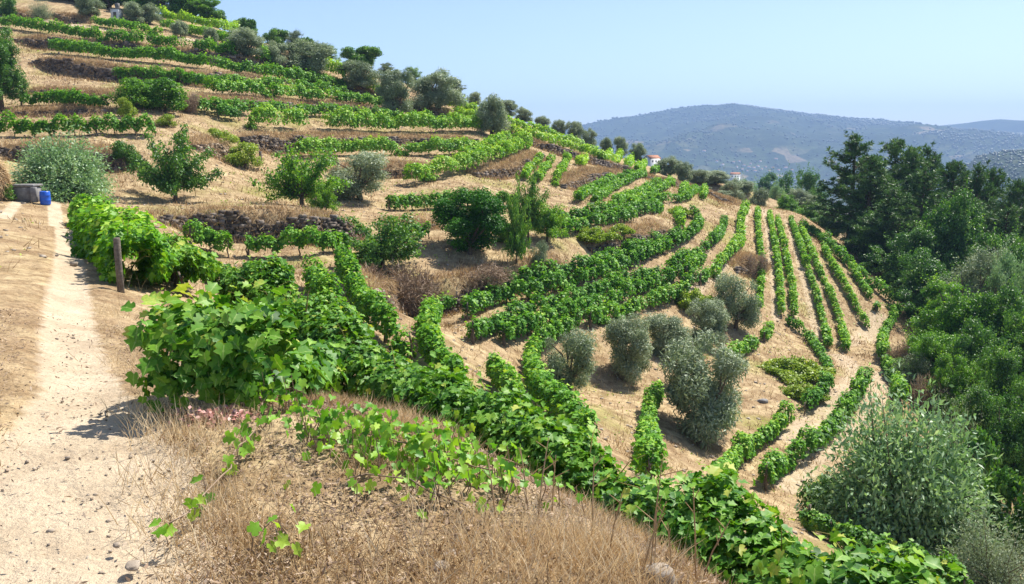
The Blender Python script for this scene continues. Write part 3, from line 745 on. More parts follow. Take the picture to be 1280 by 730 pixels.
V('lower row of the slanting pair below the stony bank', [(744,247),(757,237),(775,228),(790,221),(806,216)], 1.05, .75, .5)
V('slanting row ending at the olive crest, upper of two', [(766,253),(786,244),(808,234),(824,226)], 1.05, .75, .5)
V('slanting row ending at the olive crest, lower of two', [(788,252),(803,244),(825,236),(842,226)], 1.05, .75, .5)
V('hooked vine row that turns uphill at its far end', [(797,248),(830,247),(855,247),(866,244),(871,235)], 1.05, .75, .42)
V('tiny stub row above the hooked vine row', [(852,241),(857,232)], 1.0, .8, .5)
V('lone short vine row standing on bare sand near the crest', [(879,244),(881,233)], 1.2, .8, .5)
V('back row of the dark double row above the yellowing brush', [(690,272),(720,268),(751,263),(803,260),(826,258)], 1.15, .85, .36)
V('front row of the dark double row above the yellowing brush', [(700,285),(725,279),(751,273),(792,267)], 1.15, .85, .4)
V('long curving back row between jagged wall and the bend', [(604,357),(632,355),(666,346),(700,340),(751,325),(803,307),(830,297),(850,288)], 1.25, .8, .4)
V('long curving front row that bends sharply at its far end', [(582,386),(603,375),(625,366),(666,361),(700,350),(751,336),(803,317),(846,299),(868,286),(876,279),(875,271),(865,262)], 1.25, .85, .42, sm=2)
V('short stub row inside the sharp bend', [(846,267),(852,282)], 1.1, .7, .5)
V('longest sweeping row of the lower terrace, ending beside the sandy track', [(635,390),(668,383),(720,371),(763,355),(827,335),(871,313),(894,299),(903,284),(906,274)], 1.25, .8, .45, sm=3)
V('thick sweeping row next below the longest one', [(629,415),(656,405),(697,393),(731,381),(770,368),(810,353),(850,337)], 1.3, .85, .42)
V('clumped short row standing alone on dry ground at the terrace corner', [(590,412),(610,404),(632,396)], 1.25, .9, .42, gap=.2)
V('row above the olive grove, running into pale green brush', [(737,395),(765,388),(790,381),(835,368),(858,360)], 1.3, .8, .45)
V('small separate row piece in front of the sandy track', [(857,337),(878,320)], 1.3, .9, .45)
V('single vine bush by the sandy track below the row piece', [(874,346),(884,337)], 1.2, .9, .45)
V('two vine bushes joined at the pale green brush', [(853,352),(868,346)], 1.2, .9, .5)
V('row that zigzags down from the crest beside the sandy track', [(893,341),(898,327),(914,311),(925,303),(927,290),(925,278),(926,270),(932,259)], 1.2, .85, .58, sm=2)
V('first of the steep parallel rows, nearest the crooked zigzag row', [(947,261),(948,291),(953,326),(951,352),(949,382)], .95, .42, .6)
V('second of the steep parallel rows, with a wide bare strip on one side', [(962,266),(968,300),(974,340),(977,390)], .95, .42, .55)
V('third of the steep parallel rows, close beside the second', [(972,272),(984,322),(991,357),(993,391)], .95, .42, .55)
V('fourth of the steep parallel rows, curving down to a thick dark end', [(989,274),(1007,326),(1019,360),(1028,395),(1036,430)], .95, .42, .52)
V('fifth of the steep parallel rows, close beside the fourth', [(1000,281),(1022,331),(1036,360),(1048,390),(1058,432)], .95, .42, .55)
V('sixth of the steep parallel rows, with a gap at half length', [(1029,308),(1044,336),(1061,363),(1072,385),(1085,405)], .95, .42, .55)
V('seventh of the steep parallel rows, short and touched by forest shadow', [(1062,330),(1075,350),(1088,369)], .95, .42, .5)
V('dark vine row along the forest edge', [(1003,278),(1018,288),(1034,301),(1055,321),(1077,342),(1104,362),(1122,379)], 1.2, .8, .35)
V('single small vine at the end of the short shadowed row', [(1095,383),(1097,379)], .9, .6, .5)
V('bending row at the foot of the forest, seen end on', [(1123,386),(1104,412),(1102,436),(1112,458),(1122,475),(1126,500)], 1.3, .8, .5)
V('low straggling row curling around the yellow green brush', [(984,398),(1000,409),(1014,422),(1028,442),(1038,463)], .8, .6, .45)
V('dark stubby vines below the yellow green brush', [(1036,472),(1027,487),(1006,506)], 1.1, .9, .35)
V('short row beside the big olive, on the dry bank', [(903,446),(922,437),(945,427)], 1.0, .8, .5)
V('two vines at the tip of the dry bank, near the steep rows', [(955,418),(963,405)], 1.0, .8, .5)
V('curved row below the big olive, in the valley bottom', [(902,602),(913,572),(935,553),(960,538),(984,517)], 1.3, .8, .5)
V('thick long row in the valley bottom, next to the big willow', [(957,592),(980,570),(1014,552),(1040,530),(1065,500),(1082,470)], 1.4, .9, .48)
V('dark row hugging the foot of the big willow', [(1008,642),(1040,657),(1090,682),(1150,708),(1205,730)], 1.0, .9, .4)
V('short row end poking above the big hedge of vines', [(616,455),(630,470),(650,492)], 1.3, .85, .5)
V('curling row that passes in front of the small olives', [(722,397),(700,408),(680,420),(667,433),(662,450),(667,470),(685,494),(710,515),(735,538)], 1.35, .85, .52, sm=2)
V('broken short row between small olives and the big olive', [(824,486),(812,505),(809,530),(810,560),(812,582)], 1.2, .8, .55, gap=.2)
V('thick row running down from the broad shrub to the big hedge', [(426,314),(436,343),(454,377),(483,403),(513,422)], 1.45, .95, .5)
V('parallel shorter row with dark shade on its path side', [(390,338),(402,365),(425,389),(438,408)], 1.4, .9, .5)
V('hooked row around the empty dry plot', [(568,373),(545,381),(533,400),(534,425),(550,448),(572,472)], 1.3, .85, .52, sm=2)
V('spaced vines under the big dark wall, path side', [(236,291),(262,294),(284,304)], 1.4, 1.0, .42, gap=.15)
V('line of separate small vines with bare stems under the big dark wall', [(308,304),(340,306),(385,303),(432,302)], 1.25, .85, .4, gap=.2, z0=.35)
V('dark vines in the gap behind the dense round tree', [(492,291),(515,288),(536,288)], 1.0, .8, .35)
V('small row stub on the dry plot beside the path vines', [(345,342),(340,358),(333,376)], 1.2, .8, .55)
V('pale bluish clump of vines below the path vines', [(205,318),(216,335),(226,350)], .7, 1.3, .55)
V('tumbling row of vines below the path, above the big hedge', [(205,300),(240,318),(270,340),(300,362),(325,385)], .62, 1.1, .58)
# near vines
V('big hedge of vines sweeping across the lower slope, dark in front', [(3.15,3.4),(2.2,4.7),(1.84,5.6),(1.46,6.2),(1.0,7.0),(.42,7.85),(-.33,9.2),(-1.34,10.6),(-2.0,11.6),(-3.07,13.1),(-4.1,14.6),(-5.0,16.2)], .97, .8, .45, plan=True, gap=.0, name='vine_hedge', z0=.06, dens=1.15, size=.086)
V('leafy vine bush closest to the track, with large leaves', [(-2.28,5.75),(-1.95,5.65),(-1.55,5.75)], .76, .85, .5, plan=True, gap=0, name='vine_bush', cat='vine bush', z0=.08, size=.094, posts=False, dens=1.1)
V('leafy vines trailing back from the bush beside the track to the big hedge', [(-1.75,6.3),(-2.0,7.3),(-2.25,8.6),(-2.6,10.2),(-3.1,11.8),(-3.6,13.4)], .42, .7, .52, plan=True, gap=.0, z0=.1)
V('tall vines along the track around two grey posts', [(-5.85,13.7),(-7.15,16.5),(-8.9,19.5),(-11.3,24),(-14.0,29.5),(-17.6,36.5)], 1.15, .95, .5, plan=True, gap=.0, z0=.0, posts=False, dens=1.35)

# ------------------------------------------------------------------ trees and shrubs
def cluster_leaves(LV, cents, rads, n, ln, wd, tpl, tb, ts=.15, up=.35, flat=.85, shell=.5):
    rads = np.asarray(rads); cents = np.asarray(cents)
    pr = rads ** 2; pr = pr / pr.sum()
    k = rng.choice(len(cents), n, p=pr)
    d = unit(rng.normal(0, 1, (n, 3)))
    r = rads[k] * (1 - shell * rng.random(n) ** 1.4) * (1 + .25 * (rng.random(n) - .5))
    P = cents[k] + d * r[:, None] * np.array([1, 1, flat])
    Nv = d * .6 + np.array([0, 0, up]) + rng.normal(0, .5, (n, 3))
    T = d * .5 + np.array([0, 0, -.15]) + rng.normal(0, .55, (n, 3))
    ct = rng.normal(0, .08, len(cents))
    sz = rng.uniform(.7, 1.25, n)
    LV.add(P, Nv, T, ln * sz, wd * sz, tpl, rng.normal(tb, ts, n) + ct[k])
def limbs(s, base_pts, r0, cents, n, rend=.02, z_from=.6):
    base_pts = np.asarray(base_pts, float)
    s.tube(base_pts, np.linspace(r0, r0 * .55, len(base_pts)), 8, True, .25)
    top = base_pts[-1]
    for c in [cents[i] for i in rng.choice(len(cents), min(n, len(cents)), False)]:
        t = rng.uniform(z_from, 1); i = t * (len(base_pts) - 1); a = base_pts[int(i)] * (1 - i % 1) + base_pts[min(int(i) + 1, len(base_pts) - 1)] * (i % 1)
        m = (a + c) / 2 + rng.normal(0, .12, 3) * np.linalg.norm(c - a) + np.array([0, 0, .05])
        s.tube([a, m, c], [r0 * .4, r0 * .24, rend], 5, False)
def ell(n, c, r, lo=.35):
    d = unit(rng.normal(0, 1, (n, 3))); q = (lo + (1 - lo) * rng.random(n) ** .6)[:, None]
    return np.array(c) + d * q * np.array(r)
def p_olive(seed, dens=1.0, mat='olive', ln=.19, wd=.05):
    c = ell(40, (0, 0, 2.2), (1.55, 1.55, 1.35), .35); rd = rng.uniform(.26, .72, 40); c[:, :2] += rng.normal(0, .12, 2)
    c[:10, 2] = rng.uniform(.55, 1.1, 10)
    LV = Leaves(); cluster_leaves(LV, c, rd, int(21000 * dens), ln, wd, 'slim', .6, .17, .4, .9, .7)
    s = Solid(); limbs(s, [(0, 0, -.3), (.08, .03, .3), (-.05, .1, .75), (.05, .05, 1.2)], .2, c, 14); limbs(s, [(.12, 0, .1), (.35, .15, .6), (.5, .2, 1.1)], .12, c[:9], 6)
    return LV.mesh('olive_crown', M[mat]), s.mesh('olive_trunk', M['bark'], True), 4.0, 4.2
def p_round(seed):
    c = np.concatenate([ell(60, (0, 0, 2.15), (1.55, 1.55, 1.55), .82), ell(10, (0, 0, 2.1), (.8, .8, .8), .1)]); rd = rng.uniform(.38, .6, 70)
    LV = Leaves(); cluster_leaves(LV, c, rd, 24000, .13, .075, 'kite', .45, .15, .45, .95, .5)
    s = Solid(); limbs(s, [(0, 0, -.3), (.03, .02, .3), (0, 0, .9)], .16, c, 16)
    return LV.mesh('round_crown', M['dense']), s.mesh('round_trunk', M['bark'], True), 4.3, 4.3
def p_broad(seed, mat='broad', n=44000, ln=.16):
    lob = [np.array([rng.normal(0, .95), rng.normal(0, .95), z]) for z in (1.6, 2.2, 2.8, 3.4, 4.0, 4.6, 5.2, 5.8, 6.4)] + [np.array([0, 0, 2.6]), np.array([0, 0, 4.2])]
    c = np.concatenate([ell(18, l, np.array([2.0, 2.0, 1.3]) * rng.uniform(.65, 1.15), .45) for l in lob]); c[:, :2] *= np.clip(1.15 - .09 * np.abs(c[:, 2:3] - 3.6), .4, 1.2)
    c[:, 2] = np.maximum(c[:, 2], .8); m = len(c); rd = rng.uniform(.25, .72, m)
    LV = Leaves(); cluster_leaves(LV, c, rd, n, ln, ln * .6, 'kite', .45, .17, .45, .7, .6)
    k = rng.integers(0, m, n // 14); P = c[k] + unit(c[k] - np.array([0, 0, 4.2])) * (rd[k] * rng.uniform(.9, 1.9, len(k)))[:, None] + rng.normal(0, .12, (len(k), 3))
    LV.add(P, rng.normal(0, .6, (len(k), 3)) + np.array([0, 0, .6]), rng.normal(0, 1, (len(k), 3)), ln, ln * .6, 'kite', rng.normal(.55, .17, len(k)))
    s = Solid(); limbs(s, [(0, 0, -.6), (.1, .05, 1.2), (-.05, .1, 2.6), (.05, 0, 4.2)], .26, c, 30, .03, .35)
    return LV.mesh('leafy_crown', M[mat]), s.mesh('leafy_trunk', M['bark'], True), 8.2, 7.2
def p_open(seed, mat='broad'):
    LV = Leaves(); s = Solid(); s.tube([(0, 0, -.3), (.02, .02, .3), (.0, .03, .7)], [.13, .11, .1], 7, True, .2)
    for k in range(26):
        a = rng.uniform(0, 6.283); el = rng.uniform(.15, 1.35); ln = rng.uniform(1.6, 3.0) * (.75 + .35 * math.sin(el))
        d = np.array([math.cos(a) * math.cos(el), math.sin(a) * math.cos(el), math.sin(el)])
        q = [np.array([0, 0, .6]) + d * ln * t + np.array([0, 0, -.22 * t * t * ln * math.cos(el)]) for t in (0, .35, .7, 1)]
        s.tube(q, [.055, .035, .02, .008], 5, False)
        for t in np.linspace(.3, 1, 8):
            c = np.array([0, 0, .6]) + d * ln * t + np.array([0, 0, -.22 * t * t * ln * math.cos(el)]) + rng.normal(0, .1, 3)
            cluster_leaves(LV, [c], [rng.uniform(.22, .38)], 42, .15, .085, 'kite', .6, .17, .4, .8, .8)
    return LV.mesh('open_crown', M[mat]), s.mesh('open_trunk', M['bark'], True), 3.7, 4.6
def p_pine(seed):
    LV = Leaves(); s = Solid(); H = 15.0
    lean = rng.normal(0, .25, 2)
    s.tube([(0, 0, -1), (lean[0] * .3, lean[1] * .3, 4), (lean[0] * .7, lean[1] * .7, 9), (lean[0], lean[1], H - .3)], [.3, .24, .16, .03], 8, True, .1)
    tips = []
    for z in np.arange(2.6, H - .2, .62):
        f = (z - 2.6) / (H - 2.6)
        Lm = 3.9 * (1 - f ** 1.9) * (0.55 + .45 * min(1, f * 4 + .35)) + .35
        for k in range(rng.integers(4, 7)):
            a = rng.uniform(0, 6.283); Lb = Lm * rng.uniform(.55, 1.12); rise = rng.uniform(.05, .45) + .5 * f
            b0 = np.array([lean[0] * z / H, lean[1] * z / H, z + rng.uniform(-.25, .25)]); d = np.array([math.cos(a), math.sin(a), rise * .6])
            q = [b0 + d * Lb * t + np.array([0, 0, .35 * rise * t * t * Lb]) for t in (0, .5, 1)]
            s.tube(q, [.06, .035, .012], 4, False)
            for t in np.arange(.3, 1.02, .42 / max(Lb, .5)):
                for w_ in range(2):
                    tips.append((b0 + d * Lb * t + np.array([0, 0, .35 * rise * t * t * Lb]) + rng.normal(0, .22, 3) * np.array([1, 1, .6]), d + np.array([0, 0, .75])))
    tips.append((np.array([lean[0], lean[1], H - .2]), np.array([0, 0, 1.])))
    C = np.array([t[0] for t in tips]); D = unit(np.array([t[1] for t in tips])); nt_ = len(C); m = 18
    d = unit(np.repeat(D, m, 0) * .75 + rng.normal(0, .6, (nt_ * m, 3)))
    tt = np.repeat(rng.normal(.45, .12, nt_), m) + rng.normal(0, .1, nt_ * m)
    LV.add(np.repeat(C, m, 0), rng.normal(0, 1, (nt_ * m, 3)), d, rng.uniform(.32, .6, nt_ * m), .085, 'slim', tt)
    return LV.mesh('pine_crown', M['pine']), s.mesh('pine_trunk', M['pinebark'], True), H, 8.0
def p_shrub(seed, mat, n=7000, ln=.12, wr=.6, tb=.5):
    c = np.concatenate([ell(18, (0, 0, .95), (.85, .85, .75), .5), ell(8, (0, 0, .45), (.9, .9, .2), .5)]); rd = rng.uniform(.25, .45, 26)
    LV = Leaves(); cluster_leaves(LV, c, rd, n, ln, ln * wr, 'kite', tb, .17, .45, .85, .6)
    s = Solid()
    for k in range(7): s.tube([(0, 0, -.2), c[k] * np.array([.5, .5, .4]) + rng.normal(0, .04, 3), c[k]], [.04, .03, .008], 5, False)
    return LV.mesh('shrub_crown', M[mat]), s.mesh('shrub_stem', M['bark'], True), 2.0, 2.5
def p_feather(seed, mat='willow', shoots=520, nl=76, ln=.18, wd=.066):
    LV = Leaves(); s = Solid()
    for k in range(shoots):
        a = rng.uniform(0, 6.283); el = math.asin(rng.uniform(.05, 1) ** .8); Ln = rng.uniform(1.7, 2.9) * (.8 + .35 * math.sin(el))
        b = np.array([rng.normal(0, .35), rng.normal(0, .35), .1]); d = np.array([math.cos(a) * math.cos(el), math.sin(a) * math.cos(el), math.sin(el)])
        t = np.concatenate([[0, .5, 1]]); f = lambda t: b + d * Ln * t + np.array([0, 0, 1.0]) * (.25 * t - .5 * t * t) * Ln * math.cos(el)
        if k % 4 == 0: s.tube([f(x) for x in t], [.03, .02, .005], 4, False)
        tv = rng.uniform(.15, 1.0, nl)
        P = np.array([f(x) for x in tv]) + rng.normal(0, .17, (nl, 3))
        T = d + np.array([0, 0, -.55]) + rng.normal(0, .45, (nl, 3))
        LV.add(P, rng.normal(0, .6, (nl, 3)) + np.array([0, 0, .8]), T, ln * rng.uniform(.7, 1.3, nl), wd, 'slim', rng.normal(.5, .15, nl) + rng.normal(0, .1))
    return LV.mesh('feathery_crown', M[mat]), s.mesh('feathery_stem', M['bark'], True), 3.3, 5.2
def p_dead(seed):
    LV = Leaves(); n = 7000
    c = ell(30, (0, 0, .45), (.95, .95, .5), .2); k = rng.integers(0, 30, n)
    d = unit(rng.normal(0, 1, (n, 3))); P = c[k] + d * rng.uniform(.02, .32, n)[:, None]; P[:, 2] = np.abs(P[:, 2])
    LV.add(P, rng.normal(0, 1, (n, 3)), d + rng.normal(0, .6, (n, 3)) + np.array([0, 0, .3]), rng.uniform(.08, .24, n), .022, 'slim', rng.normal(.5, .22, n))
    s = Solid()
    for q in range(14): s.tube([(0, 0, -.2), c[q] * .5, c[q]], [.03, .02, .006], 5, False)
    return LV.mesh('dead_crown', M['brush']), s.mesh('dead_stem', M['bark'], True), 1.25, 2.3
def p_mat(seed):
    n = 9000; r = np.sqrt(rng.random(n)); a = rng.uniform(0, 6.283, n); r = r * (1 + .5 * (vnoise(np.cos(a) * 2 + 5, np.sin(a) * 2 + 5, 3) - .5))
    P = np.stack([np.cos(a) * r, np.sin(a) * r, np.zeros(n)], 1); P[:, 2] = (.22 + .5 * vnoise(P[:, 0] * 4 + 9, P[:, 1] * 4 + 9, 4)) * (1 - r * .6) * rng.uniform(.3, 1.1, n)
    LV = Leaves(); LV.add(P, rng.normal(0, .5, (n, 3)) + np.array([0, 0, .8]), rng.normal(0, 1, (n, 3)), rng.uniform(.05, .11, n), .06, 'kite', rng.normal(.5, .2, n))
    s = Solid()
    for q in range(10): s.tube([(0, 0, -.1), P[q] * .5 + np.array([0, 0, .1]), P[q]], [.015, .01, .004], 5, False)
    return LV.mesh('bramble_crown', M['yellow']), s.mesh('bramble_stem', M['bark'], True), .5, 2.0
PROTO = {
 'olive': [p_olive(i) for i in range(4)], 'thin_olive': [p_olive(9, .65)], 'round': [p_round(0)], 'broad': [p_broad(i) for i in range(4)], 'bright': [p_broad(5, 'bright'), p_broad(6, 'bright')],
 'greyoak': [p_broad(8, 'olive', 40000, .13), p_broad(12, 'willow', 40000, .14)], 'open': [p_open(0), p_open(2)], 'openbright': [p_open(1, 'bright'), p_open(3, 'bright')], 'pine': [p_pine(i) for i in range(4)],
 'shrub': [p_shrub(0, 'broad'), p_shrub(1, 'broad')], 'shrub_bright': [p_shrub(2, 'bright'), p_shrub(3, 'bright')], 'shrub_grey': [p_shrub(4, 'olive', 9000, .1, .3)],
 'shrub_yellow': [p_shrub(6, 'yellow', 6000)], 'feather': [p_feather(0)], 'feather_grey': [p_feather(1, 'olive', 320, 50, .14, .036)], 'ridge': [p_olive(21, 1, 'broad', .2, .1), p_olive(22, 1, 'broad', .2, .1)], 'dead': [p_dead(0), p_dead(1)], 'mat': [p_mat(0), p_mat(1)],
}
cnt = {}; DIM = {}
def tree(kind, name, cat, label, px, top, foot, width, Y=None, group=None, part='trunk'):
    pr = PROTO[kind]; cnt[kind] = cnt.get(kind, -1) + 1
    crown, trunk, H0, W0 = pr[cnt[kind] % len(pr)]
    if crown.name not in DIM:
        co = np.empty(len(crown.vertices) * 3, np.float32); crown.vertices.foreach_get('co', co); co = co.reshape(-1, 3)
        q = np.percentile(co, [1.2, 98.8], axis=0); DIM[crown.name] = (np.percentile(co[:, 2], 99.3), max(q[1][0] - q[0][0], q[1][1] - q[0][1]))
    H0, W0 = DIM[crown.name]
    if Y is None: b = hit(px, foot); Y = b[1]
    else: d = ray(px, foot); b = np.array([d[0] * Y, Y, float(gz(d[0] * Y, Y))])
    ht = max(0.4, at(px, top, Y)[2] - b[2]); wd = width / F_PX * Y
    root = empty(name, tuple(b - np.array([0, 0, .05])), label, cat, group, rng.uniform(0, 6.28), (wd / W0, wd / W0, ht / H0))
    link('crown', crown, root); link(part, trunk, root)
    return root
def olive(label, px, top, foot, width, Y=None, kind='olive', group='olive trees on the ridge'):
    return tree(kind, 'olive_tree', 'olive tree', label, px, top, foot, width, Y, group)
# along the ridge, from the hilltop down
olive('leaning grey shrub like olive in front of the pale top wall', 52, 0, 24, 26, None, 'feather_grey')
olive('dark olive just beside the small pump house, uphill side', 112, -8, 22, 30)
olive('pale olive beside the pump house, over the highest vine row', 168, 3, 30, 24)
olive('rounded grey olive at the end of the hilltop shade, above bright vines', 186, 4, 30, 26)
olive('small sparse olive standing in the middle of bright upper vines', 226, 26, 46, 18)
olive('slim dark olive on the end of the hillside track', 264, 35, 60, 17)
olive('big pale olive leaning over the reddish bank under the hilltop', 309, 36, 72, 42)
olive('broad soft grey olive left of the long ridge wall start', 345, 52, 82, 34)
olive('spreading olive with a dark trunk above the long ridge wall', 391, 52, 94, 56)
olive('round olive with its trunk fork low, on top of the upper long row', 450, 77, 114, 48)
olive('tall bushy olive reaching down over the straw bank', 497, 88, 145, 40)
olive('wide olive with shaded trunk over the cut wall', 546, 88, 138, 60)
olive('dark bushy olive at the corner where three vine rows meet', 614, 120, 170, 36)
olive('grey olive peeping behind the dark corner olive, uphill', 593, 115, 146, 16, 122)
olive('pair olive behind the dark corner olive, on the skyline', 636, 125, 152, 22, 121)
olive('small olive on the skyline behind bright vines, first after the corner', 655, 134, 156, 20, 121)
olive('little round olive on the skyline above the bright row', 677, 145, 165, 17, 121)
olive('first of two close olives standing against the blue hill edge', 698, 150, 176, 18, 121)
olive('second of two close olives standing against the blue hill edge', 717, 152, 182, 20, 121)
olive('thin olive with two tops before the blue hill', 737, 161, 190, 18, 121)
olive('small round olive before the blue hill, above the short bright rows', 757, 172, 195, 15, 121)
olive('narrow upright olive before the blue hill', 776, 171, 200, 16, 121)
olive('dark olive beside the red roofed white house', 798, 179, 210, 18, 119)
olive('larger of the twin dark olives below the white house', 836, 196, 232, 32, 116)
olive('smaller of the twin dark olives below the white house', 852, 203, 238, 22, 112)
for i, (px, top, ft, wd, Y, lb) in enumerate([(872,212,243,24,122,'grey green olive at the crest, next after the twin olives'),(893,213,248,34,124,'broad grey olive at the crest above the lone short vine row'),
    (914,224,254,26,120,'low olive at the crest above the end of the thin wall'),(932,226,258,26,124,'dull olive at the crest over the start of the sandy track'),
    (948,236,262,22,120,'small pale olive over the first steep row'),(905,238,258,20,112,'little round olive bush hanging over the crest wall'),(880,236,252,16,112,'dark bush at the foot of the crest olives')]):
    olive(lb, px, top, ft, wd, Y, 'olive', 'olives along the crest')
# olives of the lower grove
g2 = 'olive trees in the lower grove'
olive('thin see through olive at the near end of the lower grove', 713, 412, 498, 66, None, 'thin_olive', g2)
olive('neat rounded olive with a dark foot in the lower grove', 781, 396, 476, 56, None, 'olive', g2)
olive('pale olive behind the neat rounded one in the lower grove', 833, 393, 448, 56, None, 'olive', g2)
olive('round olive at the top of the lower grove, before the last dark one', 882, 374, 430, 46, None, 'olive', g2)
olive('dark open olive at the far end of the lower grove', 919, 344, 412, 52, None, 'thin_olive', g2)
olive('biggest olive, wide and heavy, standing nearest in the lower grove', 883, 424, 548, 104, None, 'olive', g2)

# leafy trees on the hill
tree('round', 'round_tree', 'tree', 'dense dark green ball shaped tree with its own round shadow', 587, 237, 318, 84, None)
tree('open', 'fruit_tree', 'fruit tree', 'open dark leaved fruit tree above the big dark wall, beside the willow bush', 219, 163, 252, 92)
tree('openbright', 'fruit_tree', 'fruit tree', 'bright green fruit tree with a bare trunk on the edge of the big dark wall', 378, 186, 260, 92)
tree('openbright', 'fruit_tree', 'fruit tree', 'small bright side tree touching the bright fruit tree', 408, 222, 266, 36)
tree('thin_olive', 'olive_tree', 'olive tree', 'grey airy olive among dry weeds below the straight bright row', 450, 190, 250, 74)
tree('open', 'fruit_tree', 'fruit tree', 'wide low fruit tree spreading over the brown stone bank', 478, 268, 336, 104, None)
tree('open', 'fruit_tree', 'fruit tree', 'tall upright tree at the foot of the three short rows', 660, 216, 300, 48)
tree('openbright', 'fruit_tree', 'fruit tree', 'broad leafy tree beside the tall upright tree', 684, 252, 302, 50)
tree('open', 'sapling', 'sapling', 'thin grey sapling on the edge of the brown stone bank', 646, 246, 330, 34)
tree('shrub_grey', 'shrub', 'shrub', 'small grey shrub growing out of the brown stone bank', 674, 300, 332, 22)
tree('shrub_bright', 'shrub', 'shrub', 'low green bush between dense round tree and grey sapling', 632, 278, 304, 20)
tree('feather', 'willow_bush', 'willow bush', 'feathery light green willow bush at the end of the track', 80, 176, 250, 94)
tree('shrub', 'shrub', 'shrub', 'bright bush against the dark stone bank behind the willow bush', 158, 176, 208, 30)
tree('shrub_bright', 'shrub', 'shrub', 'tall bright green shrub between the short row and paired rows', 168, 98, 136, 46, None, 'bright shrubs on the upper terrace')
tree('shrub_bright', 'shrub', 'shrub', 'wide green shrub touching the start of the paired rows', 203, 99, 138, 54, None, 'bright shrubs on the upper terrace')
tree('shrub_yellow', 'shrub', 'shrub', 'light green bush standing alone in front of the bright shrubs', 158, 122, 146, 20)
tree('shrub_yellow', 'shrub', 'shrub', 'yellowish bush on bare soil above the open fruit tree', 208, 142, 158, 22)
tree('shrub_yellow', 'shrub', 'shrub', 'pale green scrub on the broken bank behind the fruit tree', 276, 160, 180, 34)
tree('dead', 'dry_bush', 'bush', 'dry brown bush at the start of the shaded thin row', 236, 116, 140, 24)
tree('shrub_yellow', 'shrub', 'shrub', 'straw coloured weeds with green tips below the long dark wall', 305, 178, 208, 40)
tree('broad', 'broadleaf_tree', 'tree', 'dark leafy tree with pale tips cut by the picture edge', 4, 34, 140, 66)
tree('shrub', 'shrub', 'shrub', 'green shrub in the top corner over the pale wall', 8, -6, 20, 24)
for px, top, ft, wd, kind, lb in [(75,-14,14,40,'ridge','leafy tree on the hilltop, first from the top corner'),(100,-16,20,40,'greyoak','grey tree on the hilltop behind the dark olive'),
    (138,-18,20,44,'ridge','dark tree on the hilltop over the pump house'),(176,-20,18,40,'ridge','dark dense tree at the frame top behind the rounded olive'),
    (205,-16,22,44,'greyoak','grey green tree on the hilltop over the bright row'),(230,-14,26,40,'ridge','tall dark tree on the hilltop in the leafy group'),
    (254,-6,32,34,'bright','light green tree closing the hilltop group against the sky'),(270,14,34,24,'ridge','small dark tree at the end of the hilltop group')]:
    tree(kind, 'hilltop_tree', 'tree', lb, px, top, ft, wd, 124, 'trees on the hilltop')
for px, top, ft, wd, Y, kind, lb in [(311,24,58,28,124,'ridge','pointed green tree behind the big pale olive'),(346,36,66,26,124,'ridge','dark tree with a yellow green side on the skyline'),
    (368,38,72,28,124,'greyoak','grey dome tree on the skyline next to the dark yellow sided one'),(385,48,80,22,124,'ridge','small peaked tree behind the spreading olive'),
    (412,56,88,30,123,'greyoak','loose grey tree on the skyline before the green dome'),(452,58,96,44,122,'ridge','dark green dome shaped tree rising on the skyline'),
    (483,78,110,24,122,'greyoak','dark upright tree between dome and bushy olive'),(518,84,122,26,122,'greyoak','tall thin topped tree behind the wide olive'),(570,100,134,20,121,'greyoak','low tree ending the group behind the wide olive')]:
    tree(kind, 'ridge_tree', 'tree', lb, px, top, ft, wd, Y, 'trees on the skyline')
# beyond the crest
for px, top, ft, wd, Y, kind, lb in [(965,232,262,36,150,'greyoak','grey tree mass beyond the crest, over the first steep row'),(984,222,270,44,165,'broad','dark tree beyond the crest, between village and pines'),
    (1012,216,280,50,150,'broad','dark spreading tree beyond the crest close to the pines'),(958,218,262,40,230,'broad','far dark tree behind the crest below the village'),
    (900,222,255,44,200,'greyoak','tree top behind the crest olives'),(935,226,262,46,210,'greyoak','tree top behind the crest beside the small far house'),
    (985,244,276,38,112,'bright','bright green bush tree on top of the steep rows'),(1012,256,292,44,108,'bright','light green fig like tree at the end of the steep rows'),
    (1000,236,275,40,124,'greyoak','grey bush tree behind the bright bush tree'),(1040,262,310,46,104,'broad','dark leafy tree where forest meets the steep rows')]:
    tree(kind, 'crest_tree', 'tree', lb, px, top, ft, wd, Y, 'trees beyond the crest')
# pine wood
for px, top, wd, Y, lb in [(1058,170,88,96,'tallest pine, first of the wood beside the steep rows'),(1105,177,84,101,'pine with a pointed top behind the tallest pine'),(1082,196,80,92,'stout pine in front between the two highest pines'),
    (1130,186,80,97,'pine with a flat shoulder, third along the wood top'),(1152,187,76,101,'slim pine at the middle of the wood top'),(1142,214,80,89,'bushy pine lower down in the middle of the wood'),
    (1180,204,74,95,'pine stepping down from the wood top'),(1196,216,64,102,'small pine behind the gap in the wood top'),(1215,210,76,92,'pine after the dip in the wood top'),(1236,214,66,95,'broad pine towards the picture edge'),
    (1262,228,76,90,'pine second from the picture edge'),(1290,234,86,92,'pine cut by the picture edge'),(1250,262,84,82,'dark pine standing lower before the edge pines'),(1206,252,80,84,'dark pine in front of the dip in the wood top'),(1285,290,84,76,'low dark pine at the picture edge over the grey oak'),
    (1110,236,76,86,'lower pine at the near flank of the wood')]:
    tree('pine', 'pine_tree', 'pine tree', lb, px, top, 350, wd, Y, 'pines of the dark wood')
